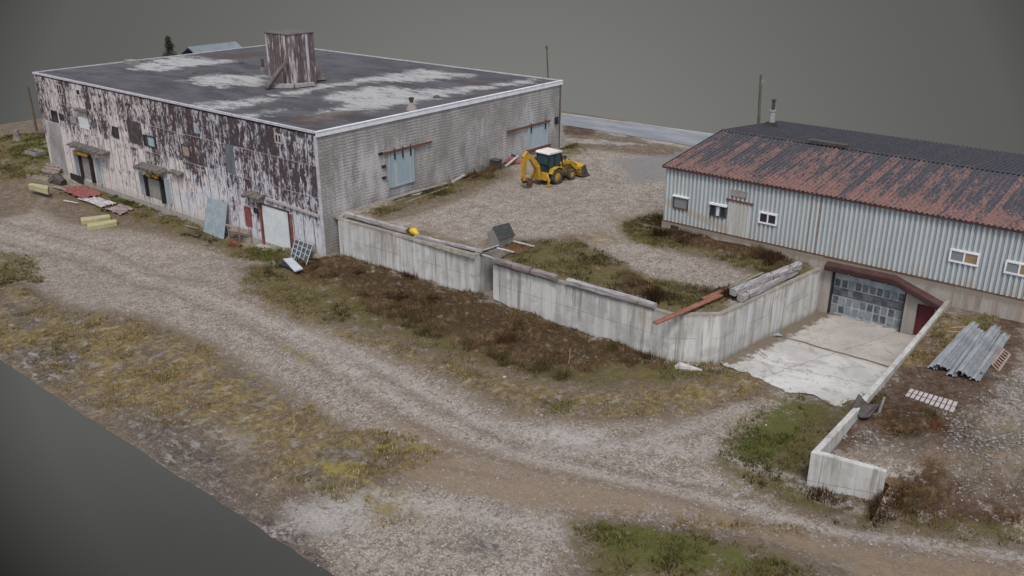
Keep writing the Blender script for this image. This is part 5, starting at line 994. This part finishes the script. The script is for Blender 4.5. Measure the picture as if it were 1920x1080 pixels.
# curved steel scraps by the ramp wall
def curved(label, pts, H, mat, group):
    m = MB(); n = len(pts)
    for p in pts: m.v += [tuple(p), tuple(np.array(p)+up*H)]
    for i in range(n-1): m.f.append((2*i, 2*i+2, 2*i+3, 2*i+1))
    o = single('steel_sheet', m, mat, label, 'steel sheet', group); s = o.modifiers.new('solid', 'SOLIDIFY'); s.thickness = .04; return o
GC_ = 'bent dark steel sheets by the ramp wall'
m = MB(); A = onz(1610, 738, 2.75); B = onz(1657, 752, 2.35); C2 = onz(1630, 782, 1.95); D = onz(1596, 765, 2.1)
nn = 8
for j in range(nn+1):
    for i in range(nn+1):
        u, v = i/nn, j/nn; P_ = (A*(1-u)+B*u)*(1-v)+(D*(1-u)+C2*u)*v; m.v.append((P_[0], P_[1], P_[2]-.38*math.sin(math.pi*u)*(1-.3*v)))
for j in range(nn):
    for i in range(nn): m.f.append((j*(nn+1)+i, j*(nn+1)+i+1, (j+1)*(nn+1)+i+1, (j+1)*(nn+1)+i))
o = single('steel_sheet', m, M_steel, 'sagging brown steel sheet hanging over the ramp wall', 'steel sheet', GC_, smooth=True); o.modifiers.new('solid', 'SOLIDIFY').thickness = .04
b0 = te(1634, 783); b1 = te(1655, 762)
curved('upright dark steel sheet with a curled pale edge on the terrace', [b0+(b1-b0)*t+np.array((0, 0, -.1))+np.array((.25*math.sin(t*3.1), 0, 0)) for t in np.linspace(0, 1, 8)], .95, M_steel, GC_)
curved('smaller upright steel sheet behind the curled one', [te(1650, 772)+np.array((.1*i, .16*i, -.1)) for i in range(6)], 1.3, M_steel, GC_)
single('bent_strip', MB().tube([b0+np.array((-.25, -.1, .05)), b0+np.array((.12, -.12, .1)), b0+np.array((.3, .0, .4)), b0+np.array((.4, .1, 1.2))], [.06, .07, .07, .06], 6), M_hopper, 'pale bent metal strip at the foot of the curled steel sheet', 'strip')
for i, (px, py) in enumerate(((1775, 622), (1783, 616))):
    p = te(px, py); plank(('front', 'back')[i]+' short pale stick left of the sheet pile', p+up*.08, p+np.array((.9, .25+.5*i, .12)), .1, .08, M_pink, group='sticks by the sheet pile')
q = onz(1457, 630, .03); single('rag', MB().tube([(q[0]-.25, q[1]-.1, .05), (q[0], q[1], .14), (q[0]+.25, q[1]+.15, .05)], [.06, .14, .05], 8, .3), M_bluesheet, 'small blue-grey rag lying on the concrete pad by the long wall', 'rag')
# foreground scraps
q = lo(1285, 695); fl = MB().tube([q+np.array((-.5, -.25, .1)), q+np.array((-.3, -.1, .2)), q+np.array((.2, .2, .16)), q+np.array((.75, .55, .06))], [.14, .26, .17, .05], 9, .25); single('scrap', fl, M_whitesheet, 'crumpled pale scrap at the foot of the long wall corner', 'scrap')
q = lo(946, 710); single('marker_post', MB().beam(q-up*.1, q+up*.4, .13, .13).beam(q+up*.4, q+up*.46, .16, .16), M_whitesheet, 'small white marker post in the grass strip', 'post')
q = lo(1065, 688); single('dead_stalk', MB().tube([q, q+np.array((.1, 0, .6)), q+np.array((.05, .1, 1.15))], [.04, .03, .015], 5).tube([q+np.array((.08, 0, .5)), q+np.array((.35, .1, .85))], [.025, .01], 5), M_pink, 'bare pale stalk standing in the brown weeds', 'stalk')

# ------------------------------------------------------------------ grass, weeds and loose stones (nobody could count them)
def tufts(name, specs, label):
    V = []; F = []; Cc = []; off = 0
    for fn, polys, n, blades, hr, spread, cols in specs:
        polys_w = [np.array(zpoly(p, fn)) for p in polys]; areas = np.array([abs(np.sum(q[:, 0]*np.roll(q[:, 1], -1)-q[:, 1]*np.roll(q[:, 0], -1)))/2 for q in polys_w]); cnt = (n*areas/areas.sum()).astype(int)
        pts = []
        for q, c in zip(polys_w, cnt):
            got = 0
            while got < c:
                s = RNG.uniform(q.min(0), q.max(0), (4000, 2)); sd_ = sdist(s, q); dens = fbm(s[:, 0]*.55, s[:, 1]*.55, 4, 31)
                k = (sd_ > -.3+.6*RNG.random(len(s))) & (RNG.random(len(s)) < sst(.33, .62, dens)); s = s[k]; s = s[s[:, 1] > -22.9]; s = s[~((fn is yard_h) & (yard_h(s[:, 0], s[:, 1]) < YZ-.06))] if fn is yard_h else s; s = s[:c-got]; pts.append(s); got += len(s)
        P = np.concatenate(pts); m = len(P); Z = fn(P[:, 0], P[:, 1]); tone = fbm(P[:, 0]*.4, P[:, 1]*.4, 3, 77); cols_ = np.array(cols)
        ci = np.clip(((tone-.25)*2*len(cols)+RNG.normal(0, .8, m)), 0, len(cols)-1).astype(int); base = cols_[ci]*RNG.uniform(.7, 1.3, (m, 1))
        hh = RNG.uniform(*hr, m)*(0.5+1.0*fbm(P[:, 0]*1.1, P[:, 1]*1.1, 2, 41))
        for _ in range(blades):
            a = RNG.uniform(0, 6.283, m); r = spread*np.sqrt(RNG.random(m)); bx = P[:, 0]+np.cos(a)*r; by = P[:, 1]+np.sin(a)*r; dome = np.sqrt(np.clip(1-(r/(spread*1.1))**2, .05, 1)) if spread > .3 else 1.; h = hh*RNG.uniform(.5, 1.2, m)*dome; l = (h*RNG.uniform(.2, .9, m) if spread < .3 else .12*RNG.uniform(.3, 1.5, m)); w = RNG.uniform(.02, .045, m)
            ta = a+RNG.normal(0, .9, m); pa = a+1.57
            A_ = np.stack([bx-np.cos(pa)*w, by-np.sin(pa)*w, Z-.04], -1); B_ = np.stack([bx+np.cos(pa)*w, by+np.sin(pa)*w, Z-.04], -1); T_ = np.stack([bx+np.cos(ta)*l, by+np.sin(ta)*l, Z+h+.03], -1)
            V.append(np.stack([A_, B_, T_], 1).reshape(-1, 3)); cc = base*RNG.uniform(.75, 1.25, (m, 1)); Cc.append(np.repeat(cc, 3, 0))
    V = np.concatenate(V); Cc = np.concatenate(Cc); nf = len(V)//3
    me = bpy.data.meshes.new(name); me.vertices.add(len(V)); me.vertices.foreach_set('co', V.astype(np.float32).ravel()); me.loops.add(len(V)); me.loops.foreach_set('vertex_index', np.arange(len(V), dtype=np.int32)); me.polygons.add(nf); me.polygons.foreach_set('loop_start', np.arange(0, len(V), 3, dtype=np.int32)); me.update(calc_edges=True)
    at = me.attributes.new('tint', 'FLOAT_COLOR', 'POINT'); at.data.foreach_set('color', np.column_stack([np.clip(Cc, 0, 1), np.ones(len(Cc))]).astype(np.float32).ravel())
    me.materials.append(M_tuft); o = bpy.data.objects.new(name, me); COL.objects.link(o); tag(o, label, name.replace('_', ' '), kind='stuff')
Zd = {}
for a, p, f_ in Z_LOW: Zd['l'+a] = p
for a, p, f_ in Z_YARD: Zd['y'+a] = p
for a, p, f_ in Z_TERR: Zd['t'+a] = p
BR_ = [(.03, .018, .01), (.052, .031, .017), (.078, .047, .025), (.11, .068, .036), (.15, .1, .058), (.07, .058, .022)]
GRN = [(.045, .038, .017), (.07, .064, .024), (.1, .083, .034), (.15, .118, .055), (.075, .082, .024), (.19, .15, .085)]
DRY = [(.11, .092, .04), (.17, .135, .055), (.22, .165, .07), (.27, .21, .12), (.12, .11, .045)]
tufts('dead_weeds', [(low_h, Zd['lweed'], 800, 100, (.12, .5), .6, BR_), (low_h, Zd['lweed'], 4000, 7, (.1, .35), .16, BR_), (yard_h, Zd['yweed'], 260, 90, (.2, .6), .55, BR_), (terr_h, Zd['tweed'], 160, 80, (.12, .4), .5, BR_+[(.13, .065, .035), (.16, .08, .045)])], 'dark brown dead weeds along the foot of the walls')
tufts('grass', [(low_h, Zd['lgrass'], 9000, 6, (.05, .24), .13, GRN), (low_h, Zd['ldry'], 10000, 5, (.03, .14), .14, DRY), (yard_h, Zd['ygrass'], 6000, 6, (.05, .22), .13, GRN), (low_h, Zd['lgreen'], 2400, 6, (.05, .2), .12, [(.055, .075, .018), (.085, .105, .028), (.075, .07, .026)]), (terr_h, Zd['tdry'], 900, 5, (.04, .15), .13, DRY)], 'short olive and ochre grass on the banks and verges')
def stones():
    oc = np.array([(1, 0, 0), (-1, 0, 0), (0, 1, 0), (0, -1, 0), (0, 0, 1), (0, 0, -1)], float); of = np.array([(0, 2, 4), (2, 1, 4), (1, 3, 4), (3, 0, 4), (2, 0, 5), (1, 2, 5), (3, 1, 5), (0, 3, 5)])
    V = []; F = []; Cc = []; off = 0
    for fn, poly, n, r in ((low_h, [(0, 480), (330, 440), (480, 500), (700, 640), (960, 760), (1330, 770), (1480, 720), (1500, 760), (1350, 870), (1500, 980), (1900, 1060), (1250, 1000), (1080, 990), (900, 1080), (600, 1080), (450, 900), (700, 880), (420, 650)], 8000, (.02, .07)), (yard_h, [(700, 400), (930, 340), (1050, 290), (1240, 330), (1240, 390), (1160, 440), (1360, 510), (1330, 545), (1180, 500), (950, 440)], 6000, (.02, .06)), (terr_h, [(1560, 820), (1700, 790), (1800, 760), (1930, 680), (1930, 930), (1700, 930), (1660, 860)], 4500, (.02, .1))):
        q = np.array(zpoly(poly, fn)); s = RNG.uniform(q.min(0), q.max(0), (n*4, 2)); s = s[sdist(s, q) > 0][:n]; m = len(s); rr_ = RNG.uniform(0, 1, m)**3*(r[1]-r[0])+r[0]; Z = fn(s[:, 0], s[:, 1])
        sc = RNG.uniform(.6, 1.3, (m, 1, 3))*rr_[:, None, None]; sc[:, :, 2] *= .6; v = oc[None]*sc; v += RNG.normal(0, .18, v.shape)*rr_[:, None, None]; v += np.stack([s[:, 0], s[:, 1], Z+rr_*.2], -1)[:, None]
        V.append(v.reshape(-1, 3)); F.append((of[None]+(np.arange(m)*6)[:, None, None]+off).reshape(-1, 3)); off += m*6; g = RNG.uniform(.1, .33 if fn is not terr_h else .24, (m, 1)); Cc.append(np.repeat(g*np.array([[1, .96, .92]]), 6, 0))
    V = np.concatenate(V); F = np.concatenate(F); Cc = np.concatenate(Cc); me = bpy.data.meshes.new('loose_stones'); me.from_pydata(V.tolist(), [], F.tolist()); me.update()
    at = me.attributes.new('tint', 'FLOAT_COLOR', 'POINT'); at.data.foreach_set('color', np.column_stack([Cc, np.ones(len(Cc))]).astype(np.float32).ravel()); me.materials.append(M_stone); o = bpy.data.objects.new('loose_stones', me); COL.objects.link(o); tag(o, 'loose pale gravel stones strewn over track and yard', 'gravel', kind='stuff')
stones()
